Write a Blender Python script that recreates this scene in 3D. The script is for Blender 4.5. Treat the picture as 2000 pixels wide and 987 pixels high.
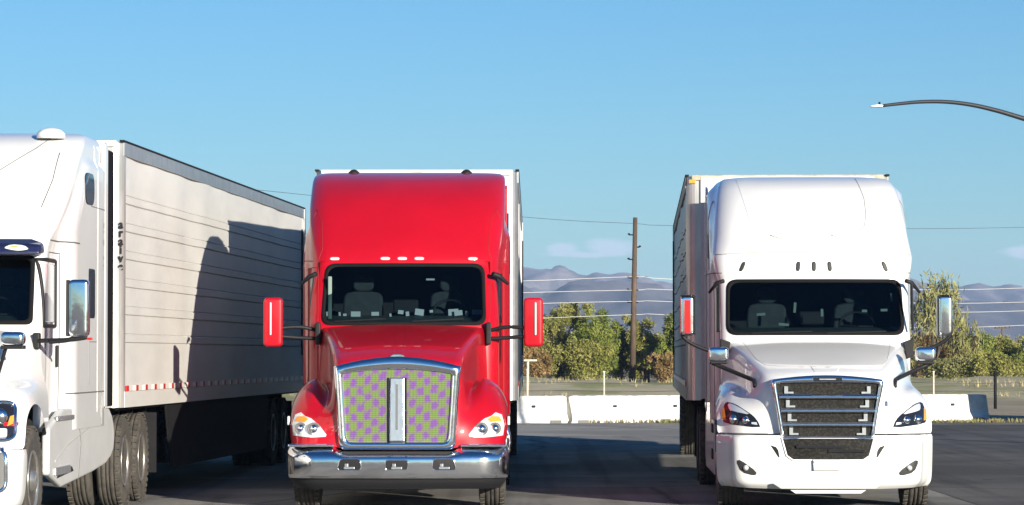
import bpy, bmesh, math, random
import numpy as np
from mathutils import Vector, Matrix
from mathutils.bvhtree import BVHTree
from mathutils.geometry import tessellate_polygon

for o in list(bpy.data.objects): bpy.data.objects.remove(o)
sc = bpy.context.scene
COL = sc.collection
R = math.radians
random.seed(7)

# ------------------------------------------------------------------ camera
F = 6200.0; HOR = 692.0; CAMZ = 1.72
cd = bpy.data.cameras.new('camera'); cam = bpy.data.objects.new('camera', cd); COL.objects.link(cam)
cd.sensor_width = 36; cd.lens = 36*F/2000; cd.clip_end = 30000; cd.clip_start = .5
cam.location = (0, 0, CAMZ); cam.rotation_euler = (R(90)+math.atan((HOR-493.5)/F), 0, 0)
sc.camera = cam

# ------------------------------------------------------------------ light
SUN_AZ, SUN_EL = 29.0, 11.3        # light comes from behind the camera, from the right
SKY = 0.05
EXPO = 1.1
w = bpy.data.worlds.new('World'); sc.world = w; w.use_nodes = True
nt = w.node_tree; nt.nodes.clear()
wo = nt.nodes.new('ShaderNodeOutputWorld'); bg = nt.nodes.new('ShaderNodeBackground'); bg.inputs[1].default_value = SKY
sky = nt.nodes.new('ShaderNodeTexSky'); sky.sky_type = 'NISHITA'; sky.sun_disc = False
sky.sun_elevation = R(SUN_EL); sky.sun_rotation = R(180-SUN_AZ); sky.altitude = 300; sky.air_density = 1.0; sky.dust_density = .12; sky.ozone_density = 2.0
hsv = nt.nodes.new('ShaderNodeHueSaturation'); hsv.inputs['Saturation'].default_value = 1.10; hsv.inputs['Value'].default_value = 1.0
wbm = nt.nodes.new('ShaderNodeMix'); wbm.data_type = 'RGBA'; wbm.blend_type = 'MULTIPLY'; wbm.inputs[0].default_value = 1
nt.links.new(sky.outputs[0], wbm.inputs[6]); wbm.inputs[7].default_value = (.60, .90, 1.27, 1); nt.links.new(wbm.outputs[2], hsv.inputs['Color'])
# a few faint clouds low over the hills
tc = nt.nodes.new('ShaderNodeTexCoord')
def wmath(op, a, b=None):
    n = nt.nodes.new('ShaderNodeMath'); n.operation = op
    for k, v in ((0, a), (1, b)):
        if v is None: continue
        if isinstance(v, (int, float)): n.inputs[k].default_value = v
        else: nt.links.new(v, n.inputs[k])
    return n.outputs[0]
sep = nt.nodes.new('ShaderNodeSeparateXYZ'); nt.links.new(tc.outputs['Generated'], sep.inputs[0])
mp = nt.nodes.new('ShaderNodeMapping'); mp.inputs['Scale'].default_value = (1, 1, 3.2); nt.links.new(tc.outputs['Generated'], mp.inputs[0])
ns = nt.nodes.new('ShaderNodeTexNoise'); ns.inputs['Scale'].default_value = 80; ns.inputs['Detail'].default_value = 7; ns.inputs['Roughness'].default_value = .62
nt.links.new(mp.outputs[0], ns.inputs['Vector'])
def blob(px, py, sx, sy):
    dx = wmath('MULTIPLY', wmath('SUBTRACT', sep.outputs[0], (px-1000)/F), F/sx)
    dz = wmath('MULTIPLY', wmath('SUBTRACT', sep.outputs[2], (HOR-py)/F), F/sy)
    r2 = wmath('ADD', wmath('MULTIPLY', dx, dx), wmath('MULTIPLY', dz, dz))
    return wmath('SUBTRACT', 1.0, r2)
m = None
for a in ((1190, 484, 70, 22), (1100, 488, 42, 17), (1985, 494, 60, 18), (1520, 500, 160, 22), (560, 470, 90, 20), (1140, 497, 110, 8)):
    b = wmath('MAXIMUM', blob(*a), 0.0); m = b if m is None else wmath('MAXIMUM', m, b)
front = wmath('GREATER_THAN', sep.outputs[1], 0.0)
cl = wmath('MULTIPLY', wmath('MULTIPLY', wmath('MAXIMUM', wmath('SUBTRACT', wmath('ADD', ns.outputs[0], wmath('MULTIPLY', m, .5)), .60), 0.0), 2.4), front)
cl = wmath('MINIMUM', wmath('MULTIPLY', cl, wmath('MINIMUM', wmath('MULTIPLY', m, 3.0), 1.0)), .75)
mxc = nt.nodes.new('ShaderNodeMix'); mxc.data_type = 'RGBA'; nt.links.new(cl, mxc.inputs[0])
nt.links.new(hsv.outputs[0], mxc.inputs[6]); mxc.inputs[7].default_value = (6.6, 7.7, 8.8, 1)
nt.links.new(mxc.outputs[2], bg.inputs[0]); nt.links.new(bg.outputs[0], wo.inputs[0])

ld = bpy.data.lights.new('sun', 'SUN'); ld.energy = 5.0; ld.angle = R(.5); ld.color = (1.0, .915, .765)
sun = bpy.data.objects.new('sun', ld); COL.objects.link(sun)
dirv = Vector((-math.sin(R(SUN_AZ))*math.cos(R(SUN_EL)), math.cos(R(SUN_AZ))*math.cos(R(SUN_EL)), -math.sin(R(SUN_EL))))
sun.rotation_euler = dirv.to_track_quat('-Z', 'Y').to_euler(); sun.location = (30, -40, 20)
vs = sc.view_settings; vs.view_transform = 'Standard'; vs.look = 'None'; vs.gamma = 1; vs.exposure = EXPO; vs.use_curve_mapping = False
sc.render.engine = 'CYCLES'
sc.cycles.max_bounces = 6; sc.cycles.transparent_max_bounces = 12; sc.cycles.volume_bounces = 0

# ------------------------------------------------------------------ materials
def mat(name, col, rough=.5, metal=0, coat=0, noise=0, nscale=3, bump=0, bscale=20, spec=.5, col2=None, stretch=(1, 1, 1), det=5):
    m_ = bpy.data.materials.new(name); m_.use_nodes = True; t = m_.node_tree; p = t.nodes['Principled BSDF']
    p.inputs['Base Color'].default_value = (*col, 1); p.inputs['Roughness'].default_value = rough; p.inputs['Metallic'].default_value = metal
    p.inputs['Coat Weight'].default_value = coat; p.inputs['Coat Roughness'].default_value = .04; p.inputs['Specular IOR Level'].default_value = spec
    if noise or bump:
        c = t.nodes.new('ShaderNodeTexCoord'); mpn = t.nodes.new('ShaderNodeMapping'); mpn.inputs['Scale'].default_value = stretch
        t.links.new(c.outputs['Object'], mpn.inputs[0])
    if noise:
        n = t.nodes.new('ShaderNodeTexNoise'); n.inputs['Scale'].default_value = nscale; n.inputs['Detail'].default_value = det; n.inputs['Roughness'].default_value = .65
        t.links.new(mpn.outputs[0], n.inputs['Vector'])
        r = t.nodes.new('ShaderNodeValToRGB'); r.color_ramp.elements[0].position = .38; r.color_ramp.elements[1].position = .64
        c2 = col2 if col2 else tuple(x*(1-noise) for x in col)
        r.color_ramp.elements[0].color = (*c2, 1); r.color_ramp.elements[1].color = (*col, 1)
        t.links.new(n.outputs[0], r.inputs[0]); t.links.new(r.outputs[0], p.inputs['Base Color'])
    if bump:
        n2 = t.nodes.new('ShaderNodeTexNoise'); n2.inputs['Scale'].default_value = bscale; n2.inputs['Detail'].default_value = 4
        t.links.new(mpn.outputs[0], n2.inputs['Vector'])
        b = t.nodes.new('ShaderNodeBump'); b.inputs['Strength'].default_value = bump; b.inputs['Distance'].default_value = .05
        t.links.new(n2.outputs[0], b.inputs['Height']); t.links.new(b.outputs[0], p.inputs['Normal'])
    return m_
def glass(name, tint, mixf=1.0):
    m_ = bpy.data.materials.new(name); m_.use_nodes = True; t = m_.node_tree; t.nodes.clear()
    o = t.nodes.new('ShaderNodeOutputMaterial'); tr = t.nodes.new('ShaderNodeBsdfTransparent'); tr.inputs[0].default_value = (*tint, 1)
    g = t.nodes.new('ShaderNodeBsdfGlossy'); g.inputs['Roughness'].default_value = .03; fr = t.nodes.new('ShaderNodeFresnel'); fr.inputs[0].default_value = 1.45
    mx = t.nodes.new('ShaderNodeMixShader'); t.links.new(fr.outputs[0], mx.inputs[0]); t.links.new(tr.outputs[0], mx.inputs[1]); t.links.new(g.outputs[0], mx.inputs[2])
    t.links.new(mx.outputs[0], o.inputs[0]); return m_
M = dict(
 red=mat('red_paint', (.38, .003, .012), .38, coat=.75, noise=.12, nscale=1.3, spec=.2),
 white=mat('white_paint', (.70, .70, .70), .32, coat=.7, noise=.05, nscale=1.2),
 white2=mat('fairing_white', (.52, .52, .52), .45, coat=.3, noise=.10, nscale=2),
 chrome=mat('chrome', (.86, .87, .9), .11, 1, bump=.06, bscale=5),
 steel=mat('polished_steel', (.6, .6, .6), .28, 1, bump=.04, bscale=9),
 alloy=mat('wheel_alloy', (.62, .60, .56), .33, .85, noise=.35, nscale=9),
 black=mat('black_plastic', (.014, .014, .016), .5, bump=.1, bscale=90, spec=.18),
 gloss=mat('gloss_black', (.012, .012, .016), .12, coat=.5),
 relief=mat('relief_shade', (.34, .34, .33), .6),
 dkrubber=mat('lamp_recess', (.03, .03, .03), .5, spec=.3),
 trailer_shade=mat('trailer_panel_shaded', (.27, .275, .28), .45, .15, noise=.16, nscale=1.1, stretch=(1, .5, 1.6)),  # darker copy of trailer_panel: shade on the right trailer's wall put into colour
 rubber=mat('window_rubber', (.008, .008, .009), .8, spec=.1),
 postm=mat('bright_corner_post', (.60, .59, .57), .32, .5, noise=.35, nscale=2, stretch=(1, 1, .3)),
 seam=mat('seam_shadow', (.12, .12, .12), .7),
 rseam=mat('red_seam', (.22, .01, .01), .7),
 tyre=mat('tyre_rubber', (.034, .032, .030), .85, noise=.4, nscale=8, col2=(.075, .066, .055), bump=.2, bscale=60),
 frame=mat('chassis_paint', (.014, .014, .016), .7, spec=.15, noise=.3, nscale=6),
 inner=mat('cab_trim', (.004, .005, .008), .8),
 dash=mat('dash_plastic', (.035, .055, .055), .7, noise=.3, nscale=6),
 seat=mat('seat_cloth', (.035, .045, .05), .9, noise=.3, nscale=10),
 paper=mat('paper', (.45, .47, .50), .8),
 pillar=mat('pillar_trim', (.14, .20, .18), .7),
 navy=mat('navy_visor', (.010, .012, .045), .25, coat=.5),
 amber=mat('amber_lens', (.85, .28, .04), .15, coat=.6),
 redlens=mat('red_lens', (.6, .01, .01), .2, coat=.6),
 clear=mat('clear_lens', (.75, .78, .8), .12, .4, coat=.8),
 lamp=mat('lamp_reflector', (.8, .8, .82), .12, .9),
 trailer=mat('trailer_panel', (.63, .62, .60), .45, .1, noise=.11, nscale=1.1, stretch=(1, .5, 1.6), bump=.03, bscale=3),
 trailerw=mat('trailer_white', (.60, .59, .57), .45, noise=.12, nscale=1.4),
 rail=mat('aluminium_rail', (.42, .43, .45), .4, .7, noise=.2, nscale=5),
 wood=mat('weathered_rail', (.48, .40, .28), .7, noise=.4, nscale=9),
 glass=glass('windshield_glass', (.42, .52, .55)),
 darkglass=mat('tinted_window', (.012, .016, .03), .06, coat=.3),
 concrete=mat('whitewashed_concrete', (.78, .77, .74), .8, noise=.42, nscale=2.1, col2=(.5, .48, .44), bump=.3, bscale=9),
 pole=mat('weathered_pole', (.11, .075, .05), .9, noise=.5, nscale=5, stretch=(1, 1, .2)),
 wire=mat('wire', (.03, .03, .035), .6),
 wirel=mat('bright_wire', (.75, .74, .68), .35, .3),
 lampgrey=mat('galvanised_pole', (.025, .026, .032), .5, .2),
 post=mat('fence_post', (.55, .50, .42), .8, noise=.3, nscale=9),
 bark=mat('bark', (.13, .09, .06), .9, noise=.4, nscale=8),
)

# patterned materials
def mesh_material():  # camera moire shimmer painted into the colour of a plain chrome mesh
    m_ = bpy.data.materials.new('moire_grille_mesh'); m_.use_nodes = True; t = m_.node_tree; p = t.nodes['Principled BSDF']
    c = t.nodes.new('ShaderNodeTexCoord'); s = t.nodes.new('ShaderNodeSeparateXYZ'); t.links.new(c.outputs['Object'], s.inputs[0])
    def mm(op, a, b=None):
        n = t.nodes.new('ShaderNodeMath'); n.operation = op
        for k, v in ((0, a), (1, b)):
            if v is None: continue
            if isinstance(v, (int, float)): n.inputs[k].default_value = v
            else: t.links.new(v, n.inputs[k])
        return n.outputs[0]
    nz = t.nodes.new('ShaderNodeTexNoise'); nz.inputs['Scale'].default_value = 3.2; nz.inputs['Detail'].default_value = 3; t.links.new(c.outputs['Object'], nz.inputs['Vector'])
    wob = mm('MULTIPLY', mm('SUBTRACT', nz.outputs[0], .5), 3.6)
    z2 = mm('ADD', s.outputs[2], mm('MULTIPLY', s.outputs[0], -.26))
    a = mm('COSINE', mm('ADD', mm('MULTIPLY', s.outputs[0], 2*math.pi/.163), wob)); b = mm('COSINE', mm('ADD', mm('MULTIPLY', z2, 2*math.pi/.19), wob))
    f = mm('ADD', mm('MULTIPLY', mm('MULTIPLY', a, b), .5), .5)
    r = t.nodes.new('ShaderNodeValToRGB'); e = r.color_ramp.elements
    e[0].position = .24; e[0].color = (.12, .20, .035, 1); e[1].position = .76; e[1].color = (.15, .055, .27, 1)
    k = e.new(.50); k.color = (.15, .15, .11, 1)
    t.links.new(f, r.inputs[0])
    hn = t.nodes.new('ShaderNodeTexNoise'); hn.inputs['Scale'].default_value = 34; hn.inputs['Detail'].default_value = 3; t.links.new(c.outputs['Object'], hn.inputs['Vector'])
    f2 = mm('ADD', f, mm('MULTIPLY', mm('SUBTRACT', hn.outputs[0], .5), 1.1)); t.links.new(f2, r.inputs[0])
    # the wires of the screen
    gx = mm('GREATER_THAN', mm('FRACT', mm('MULTIPLY', s.outputs[0], 62)), .30); gz = mm('GREATER_THAN', mm('FRACT', mm('MULTIPLY', s.outputs[2], 48)), .25)
    g = mm('ADD', mm('MULTIPLY', mm('MULTIPLY', gx, gz), .55), .45)
    mx = t.nodes.new('ShaderNodeMix'); mx.data_type = 'RGBA'; mx.blend_type = 'MULTIPLY'; mx.inputs[0].default_value = 1
    cc = t.nodes.new('ShaderNodeCombineColor')
    for i in range(3): t.links.new(g, cc.inputs[i])
    t.links.new(r.outputs[0], mx.inputs[6]); t.links.new(cc.outputs[0], mx.inputs[7]); t.links.new(mx.outputs[2], p.inputs['Base Color'])
    p.inputs['Metallic'].default_value = .25; p.inputs['Roughness'].default_value = .5
    return m_
M['moire'] = mesh_material()
def tape_material():
    m_ = bpy.data.materials.new('red_white_tape'); m_.use_nodes = True; t = m_.node_tree; p = t.nodes['Principled BSDF']
    c = t.nodes.new('ShaderNodeTexCoord'); s = t.nodes.new('ShaderNodeSeparateXYZ'); t.links.new(c.outputs['Object'], s.inputs[0])
    f = t.nodes.new('ShaderNodeMath'); f.operation = 'MULTIPLY'; f.inputs[1].default_value = 1/.62; t.links.new(s.outputs[1], f.inputs[0])
    g = t.nodes.new('ShaderNodeMath'); g.operation = 'FRACT'; t.links.new(f.outputs[0], g.inputs[0])
    r = t.nodes.new('ShaderNodeValToRGB'); r.color_ramp.interpolation = 'CONSTANT'; e = r.color_ramp.elements
    e[0].position = 0; e[0].color = (.9, .88, .85, 1); e[1].position = .36; e[1].color = (.5, .02, .02, 1)
    k = e.new(.62); k.color = (.63, .62, .60, 1)
    t.links.new(g.outputs[0], r.inputs[0]); t.links.new(r.outputs[0], p.inputs['Base Color']); p.inputs['Roughness'].default_value = .35
    return m_
M['tape'] = tape_material()
def honey_material():
    m_ = bpy.data.materials.new('insect_screen'); m_.use_nodes = True; t = m_.node_tree; p = t.nodes['Principled BSDF']
    c = t.nodes.new('ShaderNodeTexCoord'); v = t.nodes.new('ShaderNodeTexVoronoi'); v.inputs['Scale'].default_value = 38; t.links.new(c.outputs['Object'], v.inputs['Vector'])
    r = t.nodes.new('ShaderNodeValToRGB'); e = r.color_ramp.elements; e[0].position = .1; e[0].color = (.030, .028, .022, 1); e[1].position = .6; e[1].color = (.008, .008, .008, 1)
    t.links.new(v.outputs['Distance'], r.inputs[0]); t.links.new(r.outputs[0], p.inputs['Base Color']); p.inputs['Roughness'].default_value = .6; p.inputs['Specular IOR Level'].default_value = .12; return m_
M['screen'] = honey_material()

# ------------------------------------------------------------------ helpers
def link(o, parent=None):
    COL.objects.link(o)
    if parent is not None: o.parent = parent
    return o
def tag(o, label=None, cat=None, group=None, kind=None):
    if label: o['label'] = label
    if cat: o['category'] = cat
    if group: o['group'] = group
    if kind: o['kind'] = kind
    return o
def thing(name, label, cat, loc=(0, 0, 0), rz=0, group=None):
    o = bpy.data.objects.new(name, None); o.empty_display_size = .3; COL.objects.link(o)
    o.location = loc; o.rotation_euler = (0, 0, rz); return tag(o, label, cat, group)
class MB:
    def __init__(s): s.v = []; s.f = []; s.sm = []
    def add(s, vs_, fs, smooth=False):
        b = len(s.v); s.v += [tuple(v) for v in vs_]; s.f += [tuple(i+b for i in f) for f in fs]; s.sm += [smooth]*len(fs); return s
    def box(s, c, d, rot=None):
        x, y, z = (k/2 for k in d); vv = [Vector((a*x, b*y, e*z)) for a in (-1, 1) for b in (-1, 1) for e in (-1, 1)]
        if rot is not None: vv = [rot @ v for v in vv]
        vv = [v+Vector(c) for v in vv]
        return s.add(vv, [(0, 1, 3, 2), (4, 6, 7, 5), (0, 4, 5, 1), (2, 3, 7, 6), (0, 2, 6, 4), (1, 5, 7, 3)])
    def tube(s, pts, r, seg=10, caps=True, closed=False):
        pts = [Vector(p) for p in pts]; n = len(pts); rs = r if isinstance(r, (list, tuple)) else [r]*n
        vv = []; up = None
        for i, p in enumerate(pts):
            if closed: t = (pts[(i+1) % n]-pts[i-1])
            else: t = (pts[min(i+1, n-1)]-pts[max(i-1, 0)])
            t.normalize()
            if up is None: up = t.cross(Vector((0, 0, 1)) if abs(t.z) < .9 else Vector((1, 0, 0))).normalized()
            else: up = (up - t*up.dot(t)).normalized()
            q = t.cross(up)
            for k in range(seg):
                a = 2*math.pi*k/seg; vv.append(p+(up*math.cos(a)+q*math.sin(a))*rs[i])
        ff = []
        for i in range(n if closed else n-1):
            j = (i+1) % n
            for k in range(seg):
                k2 = (k+1) % seg; ff.append((i*seg+k, i*seg+k2, j*seg+k2, j*seg+k))
        if caps and not closed: ff.append(tuple(range(seg))[::-1]); ff.append(tuple(range((n-1)*seg, n*seg)))
        return s.add(vv, ff, seg > 6)
    def lathe(s, prof, c=(0, 0, 0), axis='x', seg=28, sgn=1):    # prof: (along, radius)
        vv = []; n = len(prof)
        for (a, r) in prof:
            for k in range(seg):
                t = 2*math.pi*k/seg; u, v = r*math.cos(t), r*math.sin(t)
                p = {'x': (a*sgn, u, v), 'y': (u, a*sgn, v), 'z': (u, v, a*sgn)}[axis]; vv.append((p[0]+c[0], p[1]+c[1], p[2]+c[2]))
        ff = [(i*seg+k, i*seg+(k+1) % seg, (i+1)*seg+(k+1) % seg, (i+1)*seg+k) for i in range(n-1) for k in range(seg)]
        ff.append(tuple(range(seg))); ff.append(tuple(range((n-1)*seg, n*seg))[::-1])
        return s.add(vv, ff, True)
    def prism(s, poly, a, b, axis='y'):     # poly in the two other coordinates
        n = len(poly)
        def P(u, v, w_): return {'y': (u, w_, v), 'x': (w_, u, v), 'z': (u, v, w_)}[axis]
        vv = [P(u, v, a) for u, v in poly]+[P(u, v, b) for u, v in poly]
        ff = [(i, (i+1) % n, n+(i+1) % n, n+i) for i in range(n)]+[tuple(range(n))[::-1], tuple(range(n, 2*n))]
        return s.add(vv, ff)
    def build(s, name, m, parent=None, bevel=0, bseg=2, smooth=None, recalc=True, subs=0, solid=0):
        me = bpy.data.meshes.new(name); me.from_pydata(s.v, [], s.f); me.materials.append(m)
        me.polygons.foreach_set('use_smooth', [bool(smooth) if smooth is not None else x for x in s.sm])
        if recalc:
            b = bmesh.new(); b.from_mesh(me); bmesh.ops.recalc_face_normals(b, faces=b.faces); b.to_mesh(me); b.free()
        me.update(); o = link(bpy.data.objects.new(name, me), parent)
        if solid: d = o.modifiers.new('solid', 'SOLIDIFY'); d.thickness = solid; d.offset = -1
        if bevel: d = o.modifiers.new('bevel', 'BEVEL'); d.width = bevel; d.segments = bseg; d.limit_method = 'ANGLE'; d.angle_limit = R(35)
        if subs: d = o.modifiers.new('sub', 'SUBSURF'); d.levels = subs; d.render_levels = subs
        return o
def bake(o):
    dg = bpy.context.evaluated_depsgraph_get(); me = bpy.data.meshes.new_from_object(o.evaluated_get(dg)); o.modifiers.clear(); o.data = me; return o
def copy_tree(o, parent=None):
    c = o.copy(); COL.objects.link(c); c.parent = parent
    for ch in [x for x in bpy.data.objects if x.parent == o]: copy_tree(ch, c)
    return c
def catmull(ps, n):
    ps = [np.array(p, float) for p in ps]; out = []
    for i in range(len(ps)-1):
        p0 = ps[max(i-1, 0)]; p1 = ps[i]; p2 = ps[i+1]; p3 = ps[min(i+2, len(ps)-1)]
        for k in range(n):
            t = k/n; out.append(.5*((2*p1)+(-p0+p2)*t+(2*p0-5*p1+4*p2-p3)*t*t+(-p0+3*p1-3*p2+p3)*t**3))
    out.append(ps[-1]); return out
class Surf:
    def __init__(s, objs):
        vv = []; ff = []
        for o in objs:
            b = len(vv); vv += [v.co.copy() for v in o.data.vertices]; ff += [tuple(i+b for i in p.vertices) for p in o.data.polygons]
        s.t = BVHTree.FromPolygons(vv, ff)
    def hit(s, u, v, ax='y', default=None):
        if ax == 'y': h = s.t.ray_cast(Vector((u, -8, v)), Vector((0, 1, 0)))[0]; return h.y if h else default
        sg = 1 if ax == 'x+' else -1
        h = s.t.ray_cast(Vector((sg*8, u, v)), Vector((-sg, 0, 0)))[0]; return h.x if h else default
def densify(poly, step=.05, closed=True):
    out = []; n = len(poly)
    for i in range(n if closed else n-1):
        a = poly[i]; b = poly[(i+1) % n]; d = math.dist(a, b); k = max(1, int(math.ceil(d/step)))
        for j in range(k): out.append((a[0]+(b[0]-a[0])*j/k, a[1]+(b[1]-a[1])*j/k))
    if not closed: out.append(poly[-1])
    return out
def chaikin(poly, n=2):
    for _ in range(n):
        q = []
        for i in range(len(poly)):
            a = poly[i]; b = poly[(i+1) % len(poly)]; q += [(a[0]*.78+b[0]*.22, a[1]*.78+b[1]*.22), (a[0]*.22+b[0]*.78, a[1]*.22+b[1]*.78)]
        poly = q
    return poly
def rrect(x0, x1, z0, z1, r, x0t=None, x1t=None, seg=5):
    x0t = x0 if x0t is None else x0t; x1t = x1 if x1t is None else x1t
    P = [(x0, z0), (x1, z0), (x1t, z1), (x0t, z1)]; out = []
    for i in range(4):
        a = Vector(P[i-1]); b = Vector(P[i]); c = Vector(P[(i+1) % 4]); u = (a-b).normalized()*r; v = (c-b).normalized()*r
        for k in range(seg+1):
            t = k/seg; p = (b+u)*(1-t)**2+b*2*t*(1-t)+(b+v)*t*t; out.append((p.x, p.y))
    return out
def inpoly(p, poly):
    x, y = p; c = False; j = len(poly)-1
    for i in range(len(poly)):
        if (poly[i][1] > y) != (poly[j][1] > y) and x < (poly[j][0]-poly[i][0])*(y-poly[i][1])/(poly[j][1]-poly[i][1])+poly[i][0]: c = not c
        j = i
    return c
def patch(name, S, poly, m, parent, off=.006, ax='y', skirt=.03, rings=(1, .97, .75, .5, .25), hole=None, smooth=True, dome=0, flat=None):
    poly = densify(poly, .05); n = len(poly); cx = sum(p[0] for p in poly)/n; cz = sum(p[1] for p in poly)/n
    sg = {'y': 1, 'x+': -1, 'x-': 1}[ax]
    def P(u, v, o_):
        h = flat if flat is not None else S.hit(u, v, ax)
        if h is None:
            for t in (.97, .93, .88, .8, .6, .3):
                h = S.hit(cx+(u-cx)*t, cz+(v-cz)*t, ax)
                if h is not None: break
            if h is None: h = 0
        h += -sg*o_
        return (u, h, v) if ax == 'y' else (h, u, v)
    vv = [P(u, v, -skirt) for u, v in poly]; rr = list(rings)
    if hole:
        inn = scale_poly(poly, hole); vv += [P(u, v, off) for u, v in poly]+[P(u, v, off) for u, v in inn]+[P(u, v, -skirt) for u, v in inn]
    else:
        for r in rr: vv += [P(cx+(u-cx)*r, cz+(v-cz)*r, off+dome*(1-r*r)) for u, v in poly]
    nr = 4 if hole else len(rr)+1; ff = []
    for i in range(nr-1):
        for k in range(n): ff.append((i*n+k, i*n+(k+1) % n, (i+1)*n+(k+1) % n, (i+1)*n+k))
    if not hole:
        vv.append(P(cx, cz, off+dome)); c = len(vv)-1; ff += [((nr-1)*n+k, (nr-1)*n+(k+1) % n, c) for k in range(n)]
    mb = MB(); mb.add(vv, ff, smooth); return mb.build(name, m, parent)
def trim(name, S, path, r, m, parent, ax='y', off=0, closed=False, step=.06, seg=6):
    path = densify(path, step, closed); sg = {'y': 1, 'x+': -1, 'x-': 1}[ax]; pts = []; last = None
    for u, v in path:
        h = S.hit(u, v, ax)
        if h is None: h = last
        if h is None: continue
        last = h; h -= sg*off; pts.append((u, h, v) if ax == 'y' else (h, u, v))
    mb = MB(); mb.tube(pts, r, seg, closed=closed); return mb.build(name, m, parent, smooth=True)
def mir(poly): return [(-x, z) for x, z in poly][::-1]

def cage(name, cols, m, parent, subs=2, crease=None):
    allc = [[(-x, y, z) for x, y, z in c] for c in cols[:0:-1]]+cols; nr = len(cols[0])
    vv = [p for c in allc for p in c]; ff = [(i*nr+j, (i+1)*nr+j, (i+1)*nr+j+1, i*nr+j+1) for i in range(len(allc)-1) for j in range(nr-1)]
    mb = MB(); mb.add(vv, ff, True); o = mb.build(name, m, parent, smooth=True, subs=subs)
    if crease:
        at = o.data.attributes.new('crease_edge', 'FLOAT', 'EDGE'); h = len(cols)-1
        for e in o.data.edges:
            a, b = e.vertices; ca, cb = abs(a//nr-h), abs(b//nr-h)
            if a//nr == b//nr and ca in crease and min(a % nr, b % nr) >= crease[ca][0]: at.data[e.index].value = crease[ca][1]
    return bake(o)
def loft(name, levels, m, parent, yside, hole=None, close=True, dz=.05, nfront=26):
    """levels: (z, y_front, half_width, corner_radius, bow); yside(z, w) -> list of (y, half width) for the side"""
    zs = [l[0] for l in levels]; L = []
    for i in range(len(levels)-1):
        n = max(1, int(round((zs[i+1]-zs[i])/dz)))
        for k in range(n):
            L.append(None)
    per = []
    for i in range(len(levels)-1):
        n = max(1, int(round((zs[i+1]-zs[i])/dz))); per.append(n)
    arr = [np.array(l, float) for l in levels]; L = []
    for i in range(len(arr)-1):
        p0 = arr[max(i-1, 0)]; p1 = arr[i]; p2 = arr[i+1]; p3 = arr[min(i+2, len(arr)-1)]
        for k in range(per[i]):
            t = k/per[i]; d = p2[0]-p1[0]
            m1 = (p2-p0)/(p2[0]-p0[0])*d if i > 0 else (p2-p1); m2 = (p3-p1)/(p3[0]-p1[0])*d if i < len(arr)-2 else (p2-p1)
            # limited slopes keep the profile from overshooting
            m1 = np.where(np.abs(m1) > 2.5*np.abs(p2-p1), np.sign(m1)*2.5*np.abs(p2-p1), m1); m2 = np.where(np.abs(m2) > 2.5*np.abs(p2-p1), np.sign(m2)*2.5*np.abs(p2-p1), m2)
            v = (2*t**3-3*t*t+1)*p1+(t**3-2*t*t+t)*m1+(-2*t**3+3*t*t)*p2+(t**3-t*t)*m2; v[0] = p1[0]+d*t; L.append(v)
    L.append(arr[-1])
    vv = []; nc = None
    for (z, yf, w_, rc, bow) in L:
        half = []
        for i in range(nfront+1):
            x = (w_-rc)*i/nfront; half.append((x, yf+bow*(x/w_)**2))
        for i in range(1, 9):
            th = math.pi/2*i/8; x = w_-rc+rc*math.sin(th); half.append((x, yf+bow*(x/w_)**2+rc*(1-math.cos(th))))
        ye = half[-1][1]
        for (y, ww) in yside(z, w_, ye): half.append((ww, y))
        ring = [(-x, y, z) for x, y in half[:0:-1]]+[(x, y, z) for x, y in half]
        nc = len(ring); vv += ring
    ff = []
    H = None
    if hole: H = hole
    for i in range(len(L)-1):
        for k in range(nc-1):
            q = (i*nc+k, i*nc+k+1, (i+1)*nc+k+1, (i+1)*nc+k)
            ff.append(q)
        if close: ff.append((i*nc+nc-1, i*nc, (i+1)*nc, (i+1)*nc+nc-1))
    if close:
        ff.append(tuple(range((len(L)-1)*nc, len(L)*nc)))
    mb = MB(); mb.add(vv, ff, True); o = mb.build(name, m, parent, smooth=True)
    S = Surf([o])
    if H:
        b = bmesh.new(); b.from_mesh(o.data); ymax = max(l[1] for l in L)
        kill = []
        for f in b.faces:
            if abs(f.normal.y) > .2 and f.calc_center_median().y < 3.3 and all(inpoly((v.co.x, v.co.z), H) for v in f.verts): kill.append(f)
        bmesh.ops.delete(b, geom=kill, context='FACES'); b.to_mesh(o.data); b.free()
    return o, S
def scale_poly(poly, d):
    cx = sum(p[0] for p in poly)/len(poly); cz = sum(p[1] for p in poly)/len(poly)
    hx = max(abs(p[0]-cx) for p in poly); hz = max(abs(p[1]-cz) for p in poly)
    return [(cx+(x-cx)*(hx-d)/hx, cz+(z-cz)*(hz-d)/hz) for x, z in poly]

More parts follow.
